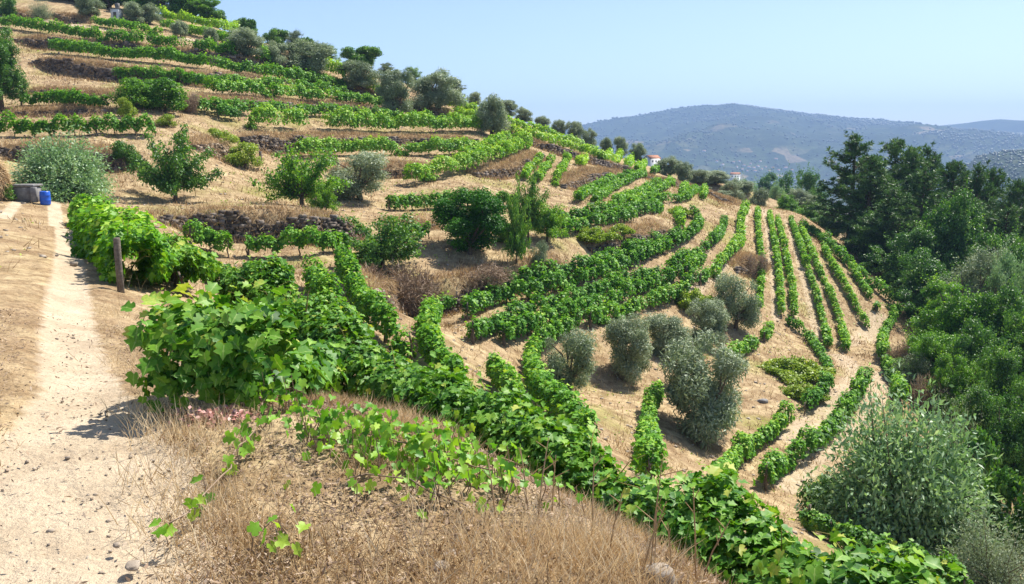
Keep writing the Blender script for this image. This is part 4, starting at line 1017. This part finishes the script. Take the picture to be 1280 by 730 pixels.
for px, top, wd, Y, kind, lb in [(1175,248,84,80,'broad','leafy tree with lit yellowish leaves before the pines'),(1090,268,76,88,'broad','dark leafy tree at the edge of the vine rows under the tallest pine'),(1130,288,84,80,'broad','shaded leafy tree in the hollow of the wood'),
    (1066,290,54,92,'greyoak','greenish grey tree at the forest edge by the shadowed row'),(1240,296,90,72,'broad','dark leafy tree under the low pines'),(1165,318,80,70,'broad','black green tree in the deep shade above the round bright tree'),
    (1212,314,110,64,'greyoak','big silvery grey oak catching the sun'),(1268,322,80,60,'greyoak','silvery tree beside the big silvery oak, at the edge'),(1126,330,50,78,'broad','small dark tree just behind the bending row'),
    (1178,356,104,54,'bright','large round bright green tree in front of the grey oak'),(1248,362,96,52,'broad','green tree between round bright tree and picture edge'),(1285,392,90,48,'broad','half seen leafy tree at the picture edge'),
    (1225,404,84,47,'broad','green tree below the round bright one, darker side'),(1168,418,70,50,'bright','bright low tree under the round bright tree'),(1196,446,70,44,'bright','bright bushy tree above the dark gap'),
    (1262,440,86,42,'broad','blue green leafy tree over the dark gap'),(1235,486,80,38,'broad','dark tree inside the deep shady gap'),(1280,500,80,35,'broad','dark tree at the picture edge beside the shady gap')]:
    tree(kind, 'forest_tree', 'tree', lb, px, top, 420, wd, Y, 'leafy trees of the ravine')
S_ = [('dead','dry_bush','bush','brown dead bush between bending row and bright trees',1168,470,500,56,45),('shrub_grey','shrub','shrub','dark grey bush beside the bending row end',1140,440,480,44,50),
      ('dead','dry_bush','bush','dull brown brush under the round bright tree, by the bending row',1130,425,462,36,53),
      ('feather_grey','spiny_bush','bush','grey spiny bush above the big willow',1186,502,575,74,33),('shrub','shrub','shrub','green shrub behind the big willow, on its forest side',1200,540,610,76,29),
      ('feather','willow_bush','willow bush','huge silvery willow bush in the valley bottom',1124,512,675,176,26),('shrub','shrub','shrub','dark green shrub under the near side of the huge willow',1035,592,660,66,27.5),
      ('shrub','shrub','shrub','green bush at the lower picture edge beside the huge willow',1258,596,690,80,25),('feather_grey','spiny_bush','bush','pale grey bush in the bottom corner',1232,644,745,112,21.5),
      ('mat','bramble','bramble','yellow green bramble mound on the dry bank between steep rows and valley row',990,448,468,92,None),('mat','bramble','bramble','second yellow green bramble patch at the tip of the mound',1004,480,495,62,None),
      ('mat','bramble','bramble','pale bramble where two rows run into each other above the grove',864,362,384,62,None),('mat','bramble','bramble','yellowing scrub on top of the jagged grey wall',742,284,300,60,None),
      ('mat','bramble','bramble','yellow green scrub on the wall beside the dark double row',774,280,292,40,None),('mat','bramble','bramble','yellow strip of scrub under the hooked row',848,258,268,40,None),
      ('dead','dry_bush','bush','brown thicket hanging on the bank below the wide fruit tree',498,332,388,90,None),('dead','dry_bush','bush','dry thicket beside the grey sapling on the brown bank',604,330,362,70,None),
      ('dead','dry_bush','bush','dry dark thicket by the first steep row',940,318,346,30,None),('shrub','shrub','shrub','green weeds under the concrete tank wall',15,228,250,30,None)]
for kind, nm, cat, lb, px, top, ft, wd, Y in S_:
    tree(kind, nm, cat, lb, px, top, ft, wd, Y, None, 'stem')

# ------------------------------------------------------------------ houses, tank, barrel, posts, stones
def house(label, px, py, Y, wpx, hpx, roof=True, z=None, group=None, rz=0.0, parts=True, cat='house', name='house'):
    p = at(px, py, Y); wd = wpx / F_PX * Y; hh = hpx / F_PX * Y; dp = wd * .7
    g = float(gz(p[0], p[1])); zb = min(g, p[2]) - 0.5
    root = empty(name, (p[0], p[1], zb), label, cat, group, rz)
    top = p[2] - zb + hh
    s = Solid(); s.box((0, 0, top / 2), (wd, dp, top)); s.add([(-wd/2, -dp/2, top), (-wd/2, dp/2, top), (-wd/2, 0, top + hh * .42), (wd/2, -dp/2, top), (wd/2, dp/2, top), (wd/2, 0, top + hh * .42)], [[0, 2, 1], [3, 4, 5], [0, 3, 5, 2], [1, 2, 5, 4]])
    link('wall', s.mesh('house_wall', M['render']), root)
    r = Solid(); e = hh * .08
    for sg in (-1, 1):
        y0, y1 = sg * (dp / 2 + e), 0
        V_ = [(-wd/2 - e, y0, top - e * .5), (wd/2 + e, y0, top - e * .5), (wd/2 + e, y1, top + hh * .45), (-wd/2 - e, y1, top + hh * .45)]
        V_ += [(a, b, c + e * .6) for a, b, c in V_]
        r.add(V_, [[0, 1, 2, 3], [7, 6, 5, 4], [0, 4, 5, 1], [1, 5, 6, 2], [2, 6, 7, 3], [3, 7, 4, 0]])
    link('roof', r.mesh('house_roof', M['tile']), root)
    if parts:
        for k, (fx, fz) in enumerate(((-.28, .55), (.05, .55), (.32, .5))):
            q = Solid(); q.box((fx * wd, -dp / 2 - .02, top - hh + fz * hh), (wd * .11, .1, hh * .32))
            link('window', q.mesh('house_window', M['dark']), root)
        q = Solid(); q.box((wd / 2 + .02, 0, top - hh * .42), (.1, dp * .22, hh * .34)); link('window', q.mesh('house_window', M['dark']), root)
    return root
house('white house with a red tiled roof half hidden behind the ridge', 815, 206, 240, 17, 8, rz=R(35))
house('small far white house with a pale red roof beyond the crest trees', 919, 223, 700, 11, 5, rz=R(-20))
VIL = [(917,204),(924,203),(930,208),(936,210),(942,211),(947,209),(938,206),(921,210),(928,213),(952,213),(957,210),(961,215),(966,211),(944,215),(934,215),(973,214),(982,211),(990,214),(903,207),(896,203),(1128,206),(1140,212),(1152,208),(1161,204),(1134,199),(1110,196),(880,190),(970,200),(1172,206),(950,203)]
for k, (a, b) in enumerate(VIL):
    h_ = hit(a, b, far=True)
    if h_[1] < 500: continue
    Y = h_[1]; sz = 2.2 + 2.6 * rng.random()
    house('tiny pale house of the hazy village on the far hillside', a, b, Y, sz, 1.6, rz=rng.uniform(-.6, .6), group='houses of the far village', parts=False, name='far_house')

def pump_house():
    b = hit(147, 28); Y = b[1]; u = Y / F_PX
    root = empty('pump_house', tuple(b - np.array([0, 0, .1])), 'small pale pump house with a stub chimney on the upper slope', 'hut', None, R(-12))
    wd, hh, dp = 11 * u, 16 * u, 10 * u
    s = Solid(); s.box((0, 0, hh / 2), (wd, dp, hh), bev=.04); link('wall', s.mesh('hut_wall', M['render']), root)
    s = Solid(); s.box((0, 0, hh + .06), (wd * 1.12, dp * 1.12, .12), bev=.02); link('roof', s.mesh('hut_roof', M['concrete']), root)
    s = Solid(); s.box((wd * .1, 0, hh + .12 + 3 * u), (4 * u, 4 * u, 6 * u), bev=.02); link('chimney', s.mesh('hut_chimney', M['concrete']), root)
    s = Solid(); s.box((wd * .05, -dp / 2 - .01, hh * .4), (wd * .36, .05, hh * .75)); link('door', s.mesh('hut_door', M['wood']), root)
pump_house()

def tank():
    b = hit(38, 253); Y = b[1]; u = Y / F_PX
    root = empty('concrete_tank', tuple(b), 'grey concrete water tank with a pale corner post under the willow bush', 'water tank', None, R(6))
    s = Solid(); W_, D_, H_ = 24 * u, 26 * u, 19 * u
    s.box((-W_ / 2 + 4 * u, D_ / 2, H_ / 2), (W_, D_, H_), bev=.03); link('wall', s.mesh('tank_wall', M['concrete']), root)
    s = Solid(); s.box((-W_ / 2 + 4 * u, D_ / 2, H_ + .06), (W_ + .12, D_ + .12, .1), bev=.02); link('lid', s.mesh('tank_lid', M['concrete']), root)
    s = Solid(); s.box((6 * u, -.08, H_ * .5), (7 * u, .16, H_), bev=.02); link('post', s.mesh('tank_post', M['concrete']), root)
tank()

def barrel():
    b = hit(57, 254); Y = b[1] - .4; b = np.array([ray(57, 254)[0] * Y, Y, float(gz(ray(57, 254)[0] * Y, Y))]); u = Y / F_PX
    root = empty('barrel', tuple(b), 'blue plastic barrel standing at the end of the track', 'barrel')
    r, h = 6.2 * u, 17 * u; a = np.linspace(0, 2 * np.pi, 28, endpoint=False)
    prof = [(.86, 0), (.94, .02), (.98, .08), (1, .28), (1.035, .31), (1.035, .34), (1, .37), (1, .63), (1.035, .66), (1.035, .69), (1, .72), (.97, .9), (.9, .97), (.8, .985), (.78, .96), (.3, .955)]
    V_ = np.concatenate([np.stack([np.cos(a) * r * p, np.sin(a) * r * p, np.full(28, h * q)], 1) for p, q in prof])
    F_ = [[i * 28 + k, i * 28 + (k + 1) % 28, (i + 1) * 28 + (k + 1) % 28, (i + 1) * 28 + k] for i in range(len(prof) - 1) for k in range(28)] + [list(range(28))[::-1], [len(prof) * 28 - 28 + k for k in range(28)]]
    s = Solid(); s.add(V_, F_); link('body', s.mesh('barrel_body', M['blue'], True), root)
    s = Solid(); s.tube([(r * .45, 0, h * .95), (r * .45, 0, h * 1.0)], [r * .16, r * .15], 12); link('cap', s.mesh('barrel_cap', M['dark']), root)
barrel()

def post(label, px, top, ft, Y=None, r=.06, mat='wood'):
    b = hit(px, ft) if Y is None else None
    if Y is not None: d = ray(px, ft); b = np.array([d[0] * Y, Y, float(gz(d[0] * Y, Y))])
    h = at(px, top, b[1])[2] - b[2]
    s = Solid(); s.tube([(0, 0, -.3), (.004, 0, h * .5), (.01, .008, h - .02), (.01, .008, h)], [r * 1.05, r, r * .96, r * .8], 10, True, .12)
    o = link('trellis_post', s.mesh('trellis_post', M[mat]), None, tuple(b)); o.rotation_euler = (R(1.5), R(-1), 0)
    return tag(o, label, 'post', 'trellis posts')
post('grey trellis post standing clear at the near end of the track vines', 151, 297, 362, 12.9, .05)
post('second grey trellis post deeper in the track vines', 178, 280, 335, 17.5, .05)
post('lone dark stake on the straw bank above the second wall', 74, 65, 70.5, None, .1)
post('dark stake among weeds below the long wall', 326, 189, 203, None, .1)

def stone(label, px, py, size, Y=None, flat=.6, mat='rock', seed=0):
    b = hit(px, py)
    n1, n2 = 18, 11; V_ = []; F_ = []
    for j in range(n2 + 1):
        ph = math.pi * j / n2
        for i in range(n1):
            th = 2 * math.pi * i / n1
            d = np.array([math.sin(ph) * math.cos(th), math.sin(ph) * math.sin(th), math.cos(ph)])
            f = 1 + .55 * float(fbm(np.array([d[0] * 1.4 + seed + 5 + d[2]]), np.array([d[1] * 1.4 + d[2] * 1.7]), seed, 4)[0])
            d = np.sign(d) * np.abs(d) ** .8
            V_.append(d * f * np.array([1, .8, flat]) * size / 2)
    for j in range(n2):
        for i in range(n1): F_.append([j * n1 + i, (j + 1) * n1 + i, (j + 1) * n1 + (i + 1) % n1, j * n1 + (i + 1) % n1])
    s = Solid(); s.add(V_, F_); o = link('stone', s.mesh('stone', M[mat], False), None, (b[0], b[1], b[2] + size * flat * .1)); o.rotation_euler = (.1, -.1, seed * 1.7)
    return tag(o, label, 'stone', 'loose stones')
stone('flat pale stone on the track edge', 166, 708, .07, None, .35, seed=1)
stone('round brown and white stone half hidden in dry grass before the hedge', 822, 727, .15, None, .75, seed=2)
stone('pale blocky stone in the dry litter of the bank', 552, 712, .085, None, .55, seed=3)
stone('second pale stone lying behind the blocky one', 565, 702, .07, None, .4, seed=4)
stone('small grey stone in the middle of the track', 146, 684, .035, None, .6, seed=5)
stone('grey boulder lying on the dry slope beside the big olive', 953, 503, .6, None, .45, 'concrete', seed=6)
stone('light stone lying at the foot of the brown bank', 469, 366, .9, None, .3, seed=7)

def mound():
    b = hit(2, 250); u = b[1] / F_PX
    LV = Leaves(); n = 9000; d = unit(rng.normal(0, 1, (n, 3))); d[:, 2] = np.abs(d[:, 2])
    P = d * np.array([19 * u, 16 * u, 60 * u]) * (1 - .12 * rng.random(n))[:, None]
    LV.add(P, d + rng.normal(0, .5, (n, 3)), np.array([0, 0, -1]) + d * .4 + rng.normal(0, .35, (n, 3)), rng.uniform(.2, .45, n), .03, 'slim', rng.normal(.55, .2, n) + .3 * d[:, 2] - .2)
    root = empty('hay_mound', (b[0] - .3, b[1], b[2] - .2), 'rounded straw covered heap cut by the picture edge beside the track', 'heap')
    link('thatch', LV.mesh('mound_thatch', M['grass']), root)
    s = Solid(); s.tube([(0, 0, 0), (0, 0, 30 * u), (0, 0, 48 * u), (0, 0, 56 * u)], [17 * u, 15.5 * u, 10 * u, 3 * u], 16, True, .1); link('core', s.mesh('mound_core', M['brush'], True), root)
mound()

# ------------------------------------------------------------------ young shoots creeping on the near bank
def shoots(label, pts, n, size, spread, hgt, tb, mat='vine_bright', name='vine_shoot', group=None):
    L = img_line(pts, .05, 0, 2); c = np.array([L[0, 0], L[0, 1], float(gz(*L[0]))])
    root = empty(name, tuple(c), label, 'vine shoot', group)
    LV = Leaves(); i = rng.integers(0, len(L), n); x = L[i, 0] + rng.normal(0, spread, n); y = L[i, 1] + rng.normal(0, spread, n)
    P = np.stack([x, y, gz(x, y) + hgt * rng.random(n) + .03], 1)
    LV.add(P - c, rng.normal(0, .5, (n, 3)) + np.array([.25, -.5, .55]), rng.normal(0, .5, (n, 3)) + np.array([0, -.2, -.5]), size * rng.uniform(.6, 1.25, n), size * rng.uniform(.5, .95, n), 'vine', rng.normal(tb, .18, n))
    link('vine_growth', LV.mesh('shoot_leaf', M[mat]), root)
    s = Solid()
    q = resample(np.column_stack([L, gz(L[:, 0], L[:, 1]) + hgt * .5 + .02]), .12); s.tube(q - c + rng.normal(0, .012, q.shape), .004, 5, False)
    for k in range(0, n, 2):
        s.tube([np.array([P[k, 0] + rng.normal(0, .03), P[k, 1] + .02, float(gz(P[k, 0], P[k, 1])) - .01]) - c, P[k] - c + np.array([.01, 0, -hgt * .3]), P[k] - c], [.0035, .003, .002], 4, False)
    link('vine_growth', s.mesh('shoot_stem', M['brush']), root)  # runner and leaf stalks only; the leaves are the separate mesh above
shoots('thick spread of yellow green vine shoots on the near bank before the hedge', [(395,545),(430,558),(480,575),(530,590),(580,605),(615,618)], 460, .06, .15, .2, .55)
shoots('string of single bright leaves climbing the bank from the track', [(212,688),(240,665),(262,640),(285,610),(300,585),(320,555)], 26, .075, .03, .14, .6)
shoots('leafy shoots between large leaved bush and yellow green spread', [(330,520),(355,510),(380,520)], 70, .062, .08, .25, .6)
shoots('few scattered shoots low on the bank among dry litter', [(430,620),(470,615),(510,625),(550,640),(585,655)], 34, .06, .12, .12, .7)
shoots('two small yellowish shoots near the lower edge of the bank', [(325,690),(345,670),(355,715)], 10, .065, .06, .1, .85)
def pinkheap():
    c = hit(268, 530); LV = Leaves(); n = 260
    P = rng.normal(0, 1, (n, 3)) * np.array([.11, .05, .02]) + np.array([0, 0, .05])
    LV.add(P, rng.normal(0, .5, (n, 3)) + np.array([0, 0, 1]), rng.normal(0, 1, (n, 3)), .035, .025, 'kite', rng.normal(.5, .2, n))
    tag(link('dead_leaves', LV.mesh('dead_leaves', M['pink']), None, tuple(c)), 'pink dead leaves lying under the large leaved bush', None, None, 'stuff')
pinkheap()

# ------------------------------------------------------------------ dry grass, brush and gravel
def blades(name, label, P, ln, wd, tint, mat='grass', lean=.35, tpl='blade'):
    n = len(P); LV = Leaves()
    a = rng.uniform(0, 6.283, n); Nv = np.stack([np.cos(a), np.sin(a), np.zeros(n)], 1)
    T = rng.normal(0, lean, (n, 3)) * np.array([1, 1, .2]) + np.array([0, 0, 1])
    # bend: the blade template leans along its normal by width, so scale it up through the tip offset
    LV.add(P, Nv, T, ln, wd, tpl, tint)
    tag(link(name, LV.mesh(name, M[mat])), label, None, None, 'stuff')
def scatter(n, x0, x1, y0, y1):
    x = rng.uniform(x0, x1, n); y = rng.uniform(y0, y1, n); return x, y
def build_grass():
    # near bank
    x, y = scatter(420000, -4.2, 3.0, 2.4, 14)
    d1 = line_dist(TRACK[TRACK[:, 1] < 20], x, y); d2 = line_dist(TRACK2[TRACK2[:, 1] < 20], x, y)
    inside = (x / y > -.62) & (x / y < .62)
    right = x > np.interp(y, TRACK[:, 1], TRACK[:, 0])
    p = np.where(right, sstep(.28, .75, d1), sstep(.3, .8, d1) * sstep(.1, .5, d2) * .9) * (.06 + .94 * sstep(-.12, .18, fbm(x * 1.5, y * 1.5, 71, 3)))
    p *= np.interp(y, [2.4, 6, 14], [.8, .7, .45])
    k = inside & (rng.random(len(x)) < p); x, y, right = x[k], y[k], right[k]; n = len(x)
    tall = vnoise(x * 1.1, y * 1.1, 81)
    ln = np.where(right, rng.uniform(.03, .13, n) * (.6 + 1.2 * tall), rng.uniform(.015, .06, n))
    blades('dry_grass', 'short dry grass on the bank beside the track', np.stack([x, y, gz(x, y) - .01], 1), ln, rng.uniform(.0025, .006, n), rng.normal(.62, .22, n) + .9 * fbm(x * 1.6, y * 1.6, 73, 3), lean=.9)
    # flat lying dead leaves and twigs
    x, y = scatter(170000, -5.5, 2.4, 2.6, 10); d1 = line_dist(TRACK[TRACK[:, 1] < 20], x, y); right = x > np.interp(y, TRACK[:, 1], TRACK[:, 0])
    k = (x / y > -.62) & (rng.random(len(x)) < np.where(right, sstep(.25, .9, d1) * .8 + .03, sstep(.3, .8, d1) * .4 + .03)); x, y = x[k], y[k]; n = len(x); LV = Leaves()
    LV.add(np.stack([x, y, gz(x, y) + .012], 1), rng.normal(0, .45, (n, 3)) + np.array([0, 0, 1]), rng.normal(0, 1, (n, 3)), rng.uniform(.012, .05, n), rng.uniform(.004, .016, n), 'kite', rng.normal(.55, .3, n))
    tag(link('dry_leaf_litter', LV.mesh('dry_leaf_litter', M['brush'])), 'brown dead leaves and twigs littering the bank', None, None, 'stuff')
    # tall straw before the hedge
    P = []
    for px, py, m, sp in [(700,705,520,.22),(650,690,330,.22),(745,690,480,.14),(600,720,200,.22),(780,725,250,.12),(300,560,160,.2),(250,545,260,.16),(215,545,160,.12),(205,600,130,.1),(225,640,150,.12),(260,660,160,.15),(190,520,120,.12),(180,460,150,.16),(165,420,150,.18),(150,395,140,.2),(330,640,150,.18),(420,690,170,.18),(500,700,150,.2),(380,600,90,.2),(560,650,160,.15)]:
        c = hit(px, py); P.append(np.stack([c[0] + rng.normal(0, sp, m), c[1] + rng.normal(0, sp, m)], 1))
    P = np.concatenate(P); n = len(P)
    blades('tall_straw', 'tall pale straw growing before the big hedge', np.column_stack([P, gz(P[:, 0], P[:, 1]) - .01]), rng.uniform(.05, .24, n), rng.uniform(.0018, .005, n), rng.normal(.78, .26, n), lean=.6)
    # bare stalks in front of the hedge
    s = Solid()
    for px, py, h in [(812,722,.52),(818,720,.3),(800,726,.34),(870,730,.44),(876,728,.28),(905,735,.3),(913,730,.26),(840,728,.25),(965,735,.2),(660,640,.3),(672,650,.36),(690,640,.3),(620,650,.3),(740,670,.34),(760,700,.3)]:
        c = hit(px, py); e = rng.normal(0, .05, 2)
        s.tube([c - [0, 0, .02], c + [e[0] * .4, e[1] * .4, h * .5], c + [e[0], e[1], h]], [.0045, .0035, .002], 5, False)
        for q in range(3): a = c + np.array([e[0], e[1], h]) * (.6 + .13 * q); s.tube([a, a + np.array([rng.normal(0, .04), rng.normal(0, .03), .05])], [.0025, .0015], 4, False)
    tag(link('dry_stalks', s.mesh('dry_stalks', M['grass'])), 'bare dry weed stalks before the hedge', None, None, 'stuff')
    # straw fringe on the terrace edges and tufts over the slopes
    PX = []; TN = []; LN = []; HP = []; HN = []
    for (lab, L, Nn, Hs) in wall_data:
        Y = L[:, 1].mean(); m = int(len(L) * 0.5 * 260); f = rng.uniform(0, len(L) - 1.001, m); i = f.astype(int); t = f - i
        off = np.abs(rng.normal(0, .55, m)) + .05
        dn = rng.random(m) < .4; off = np.where(dn, -rng.uniform(.2, .9, m), off)
        q = L[i] * (1 - t)[:, None] + L[i + 1] * t[:, None] + Nn[i] * off[:, None]
        PX.append(q); TN.append(rng.normal(.5, .2, m)); LN.append(rng.uniform(.15, .42, m))
    for (lab, L, Nn, Hs) in wall_data:      # straw hanging down over the stones
        m = int(len(L) * 0.5 * 110); f = rng.uniform(0, len(L) - 1.001, m); i = f.astype(int); t = f - i
        q = L[i] * (1 - t)[:, None] + L[i + 1] * t[:, None]
        zt = gz(q[:, 0] + Nn[i, 0] * .5, q[:, 1] + Nn[i, 1] * .5); zb = gz(q[:, 0] - Nn[i, 0] * .6, q[:, 1] - Nn[i, 1] * .6); g = np.minimum(rng.random(m) ** 1.6, 1)
        k = vnoise(f / 3.0, f * 0, 29) > .4; q, i, zt, zb, g, m = q[k], i[k], zt[k], zb[k], g[k], int(k.sum())
        HP.append(np.column_stack([q - Nn[i] * (.22 + .42 * g)[:, None], zt + .08 - (zt - zb) * g])); HN.append(np.column_stack([-Nn[i], np.full(m, .3)]))
    HP = np.concatenate(HP); HN = np.concatenate(HN); m = len(HP); LVh = Leaves(); yy = np.interp(HP[:, 1], [12, 40, 100], [.01, .025, .05])
    LVh.add(HP, HN + rng.normal(0, .5, (m, 3)), HN * .8 + np.array([0, 0, -.8]) + rng.normal(0, .45, (m, 3)), rng.uniform(.2, .5, m), yy, 'slim', rng.normal(.35, .2, m))
    tag(link('hanging_straw', LVh.mesh('hanging_straw', M['grass'])), 'dry straw hanging over the terrace walls', None, None, 'stuff')
    x, y = scatter(520000, -60, 45, 11, 110); k = (x / y > -.63) & (x / y < .63); x, y = x[k], y[k]
    pr = sstep(.0, .28, fbm(x / 2.6, y / 2.6, 91, 4)) * np.interp(y, [12, 40, 110], [1, .8, .35]) + .16
    dt = np.minimum(line_dist(TRACK, x, y), line_dist(TRACK2, x, y)); pr *= sstep(.4, 1.1, dt)
    k = rng.random(len(x)) < pr; x, y = x[k], y[k]
    PX.append(np.stack([x, y], 1)); TN.append(rng.normal(.42, .3, len(x)) + .7 * fbm(x / 4, y / 4, 95, 3)); LN.append(rng.uniform(.08, .34, len(x)) * (.6 + .8 * vnoise(x * 1.4, y * 1.4, 93)))
    P = np.concatenate(PX); n = len(P); Yd = P[:, 1]
    Pz = np.column_stack([P, gz(P[:, 0], P[:, 1]) - .02])
    blades('straw', 'dry straw on the terrace edges and slopes', Pz, np.concatenate(LN), np.interp(Yd, [12, 40, 100], [.008, .027, .055]) * rng.uniform(.6, 1.4, n), np.concatenate(TN), lean=.5)
    # low green weeds here and there between the rows
    x, y = scatter(160000, -60, 45, 12, 100); k = (x / y > -.63) & (x / y < .63); x, y = x[k], y[k]
    k = rng.random(len(x)) < (sstep(.04, .26, fbm(x / 1.8, y / 1.8, 97, 4)) * .8 + .03) * np.interp(y, [12, 50, 100], [1, .6, .3]); x, y = x[k], y[k]
    k = np.minimum(line_dist(TRACK, x, y), line_dist(TRACK2, x, y)) > .8; x, y = x[k], y[k]; n = len(x); LV = Leaves(); sz = np.interp(y, [12, 40, 100], [.04, .075, .13]) * rng.uniform(.6, 1.3, n)
    LV.add(np.stack([x, y, gz(x, y) + rng.random(n) * .12], 1), rng.normal(0, .5, (n, 3)) + np.array([0, 0, .8]), rng.normal(0, 1, (n, 3)), sz * 1.4, sz, 'kite', rng.normal(.45, .2, n))
    tag(link('green_weeds', LV.mesh('green_weeds', M['yellow'])), 'low green weeds among the dry straw', None, None, 'stuff')
    # stones turned up between the rows
    x, y = scatter(8000, -50, 40, 16, 90); k = (x / y > -.63) & (x / y < .63) & (rng.random(len(x)) < np.interp(y, [8, 30, 90], [.25, .8, 1])); x, y = x[k], y[k]; s = Solid()
    for a, b in zip(x, y):
        z = min(abs(rng.normal(0, .035)) + .025, .09); s.box((a, b, float(gz(a, b)) + z * .1), (z * 1.8, z * 1.4, z), rng.uniform(0, 3), .5, .6)
    tag(link('field_stones', s.mesh('field_stones', M['rock'])), 'small stones strewn over the dry slopes', None, None, 'stuff')
    # gravel on the track
    x, y = scatter(2200, -4.5, -.2, 2.6, 9); d1 = line_dist(TRACK[TRACK[:, 1] < 20], x, y); k = d1 < .8; x, y = x[k], y[k]; s = Solid()
    for a, b in zip(x, y):
        z = abs(rng.normal(0, .0045)) + .003; s.box((a, b, float(gz(a, b)) - .05 + z * .3), (z * 1.6, z * 1.3, z), rng.uniform(0, 3), .5, .5)
    tag(link('gravel', s.mesh('gravel', M['rock'])), 'small loose gravel on the dirt track', None, None, 'stuff')
build_grass()

# ------------------------------------------------------------------ woods on the far hills
def far_woods():
    n = 60000
    a = rng.uniform(-.34, .68, n); D = rng.uniform(1400, 4700, n) ; y = D * np.cos(np.arctan(a)); x = y * a
    dens = sstep(-.1, .25, fbm(x / 260, y / 260, 131, 4)) * .8 + .06 + (np.abs(D - 4450) < 200) * .15
    k = rng.random(n) < dens; x, y = x[k], y[k]; n = len(x); z = gz(x, y)
    r = rng.uniform(.5, 1.2, n) * np.interp(D[k] if len(D) != n else D, [1400, 4500], [2.6, 6.5]); h = r * rng.uniform(.8, 1.5, n)
    ang = rng.uniform(0, 6.28, n)[:, None] + np.arange(5) * 1.2566; j = rng.uniform(.7, 1.25, (n, 5))
    ring = np.stack([x[:, None] + np.cos(ang) * r[:, None] * j, y[:, None] + np.sin(ang) * r[:, None] * j, (z + h * .45)[:, None] + rng.normal(0, .8, (n, 5))], -1)
    top = np.stack([x, y, z + h], 1)[:, None]; bot = np.stack([x, y, z - 1.5], 1)[:, None]
    Vv = np.concatenate([ring, top, bot], 1).reshape(-1, 3)
    f = np.array([[i, (i + 1) % 5, 5] for i in range(5)] + [[(i + 1) % 5, i, 6] for i in range(5)]).ravel()
    F = (np.arange(n)[:, None] * 7 + f[None]).ravel(); m = n * 10
    tag(link('far_wood', mk_mesh('far_wood', Vv, F, np.arange(m) * 3, np.full(m, 3), M['farwood'], np.repeat(rng.normal(.45, .2, n), 7))), 'scattered woods on the hazy hills across the valley', None, None, 'stuff')
far_woods()

# ------------------------------------------------------------------ air
def build_haze():
    m, t = new_mat('haze_air')
    v = t.nodes.new('ShaderNodeVolumePrincipled')
    v.inputs['Color'].default_value = (0.43, 0.64, 1.0, 1)
    v.inputs['Density'].default_value = 0.00022
    o = t.nodes.new('ShaderNodeOutputMaterial'); t.links.new(v.outputs[0], o.inputs['Volume'])
    s = Solid(); s.box((0, 1900, -35), (13000, 7600, 660))
    tag(link('haze', s.mesh('haze', m)), 'pale blue summer haze filling the valley', None, None, 'stuff')
build_haze()
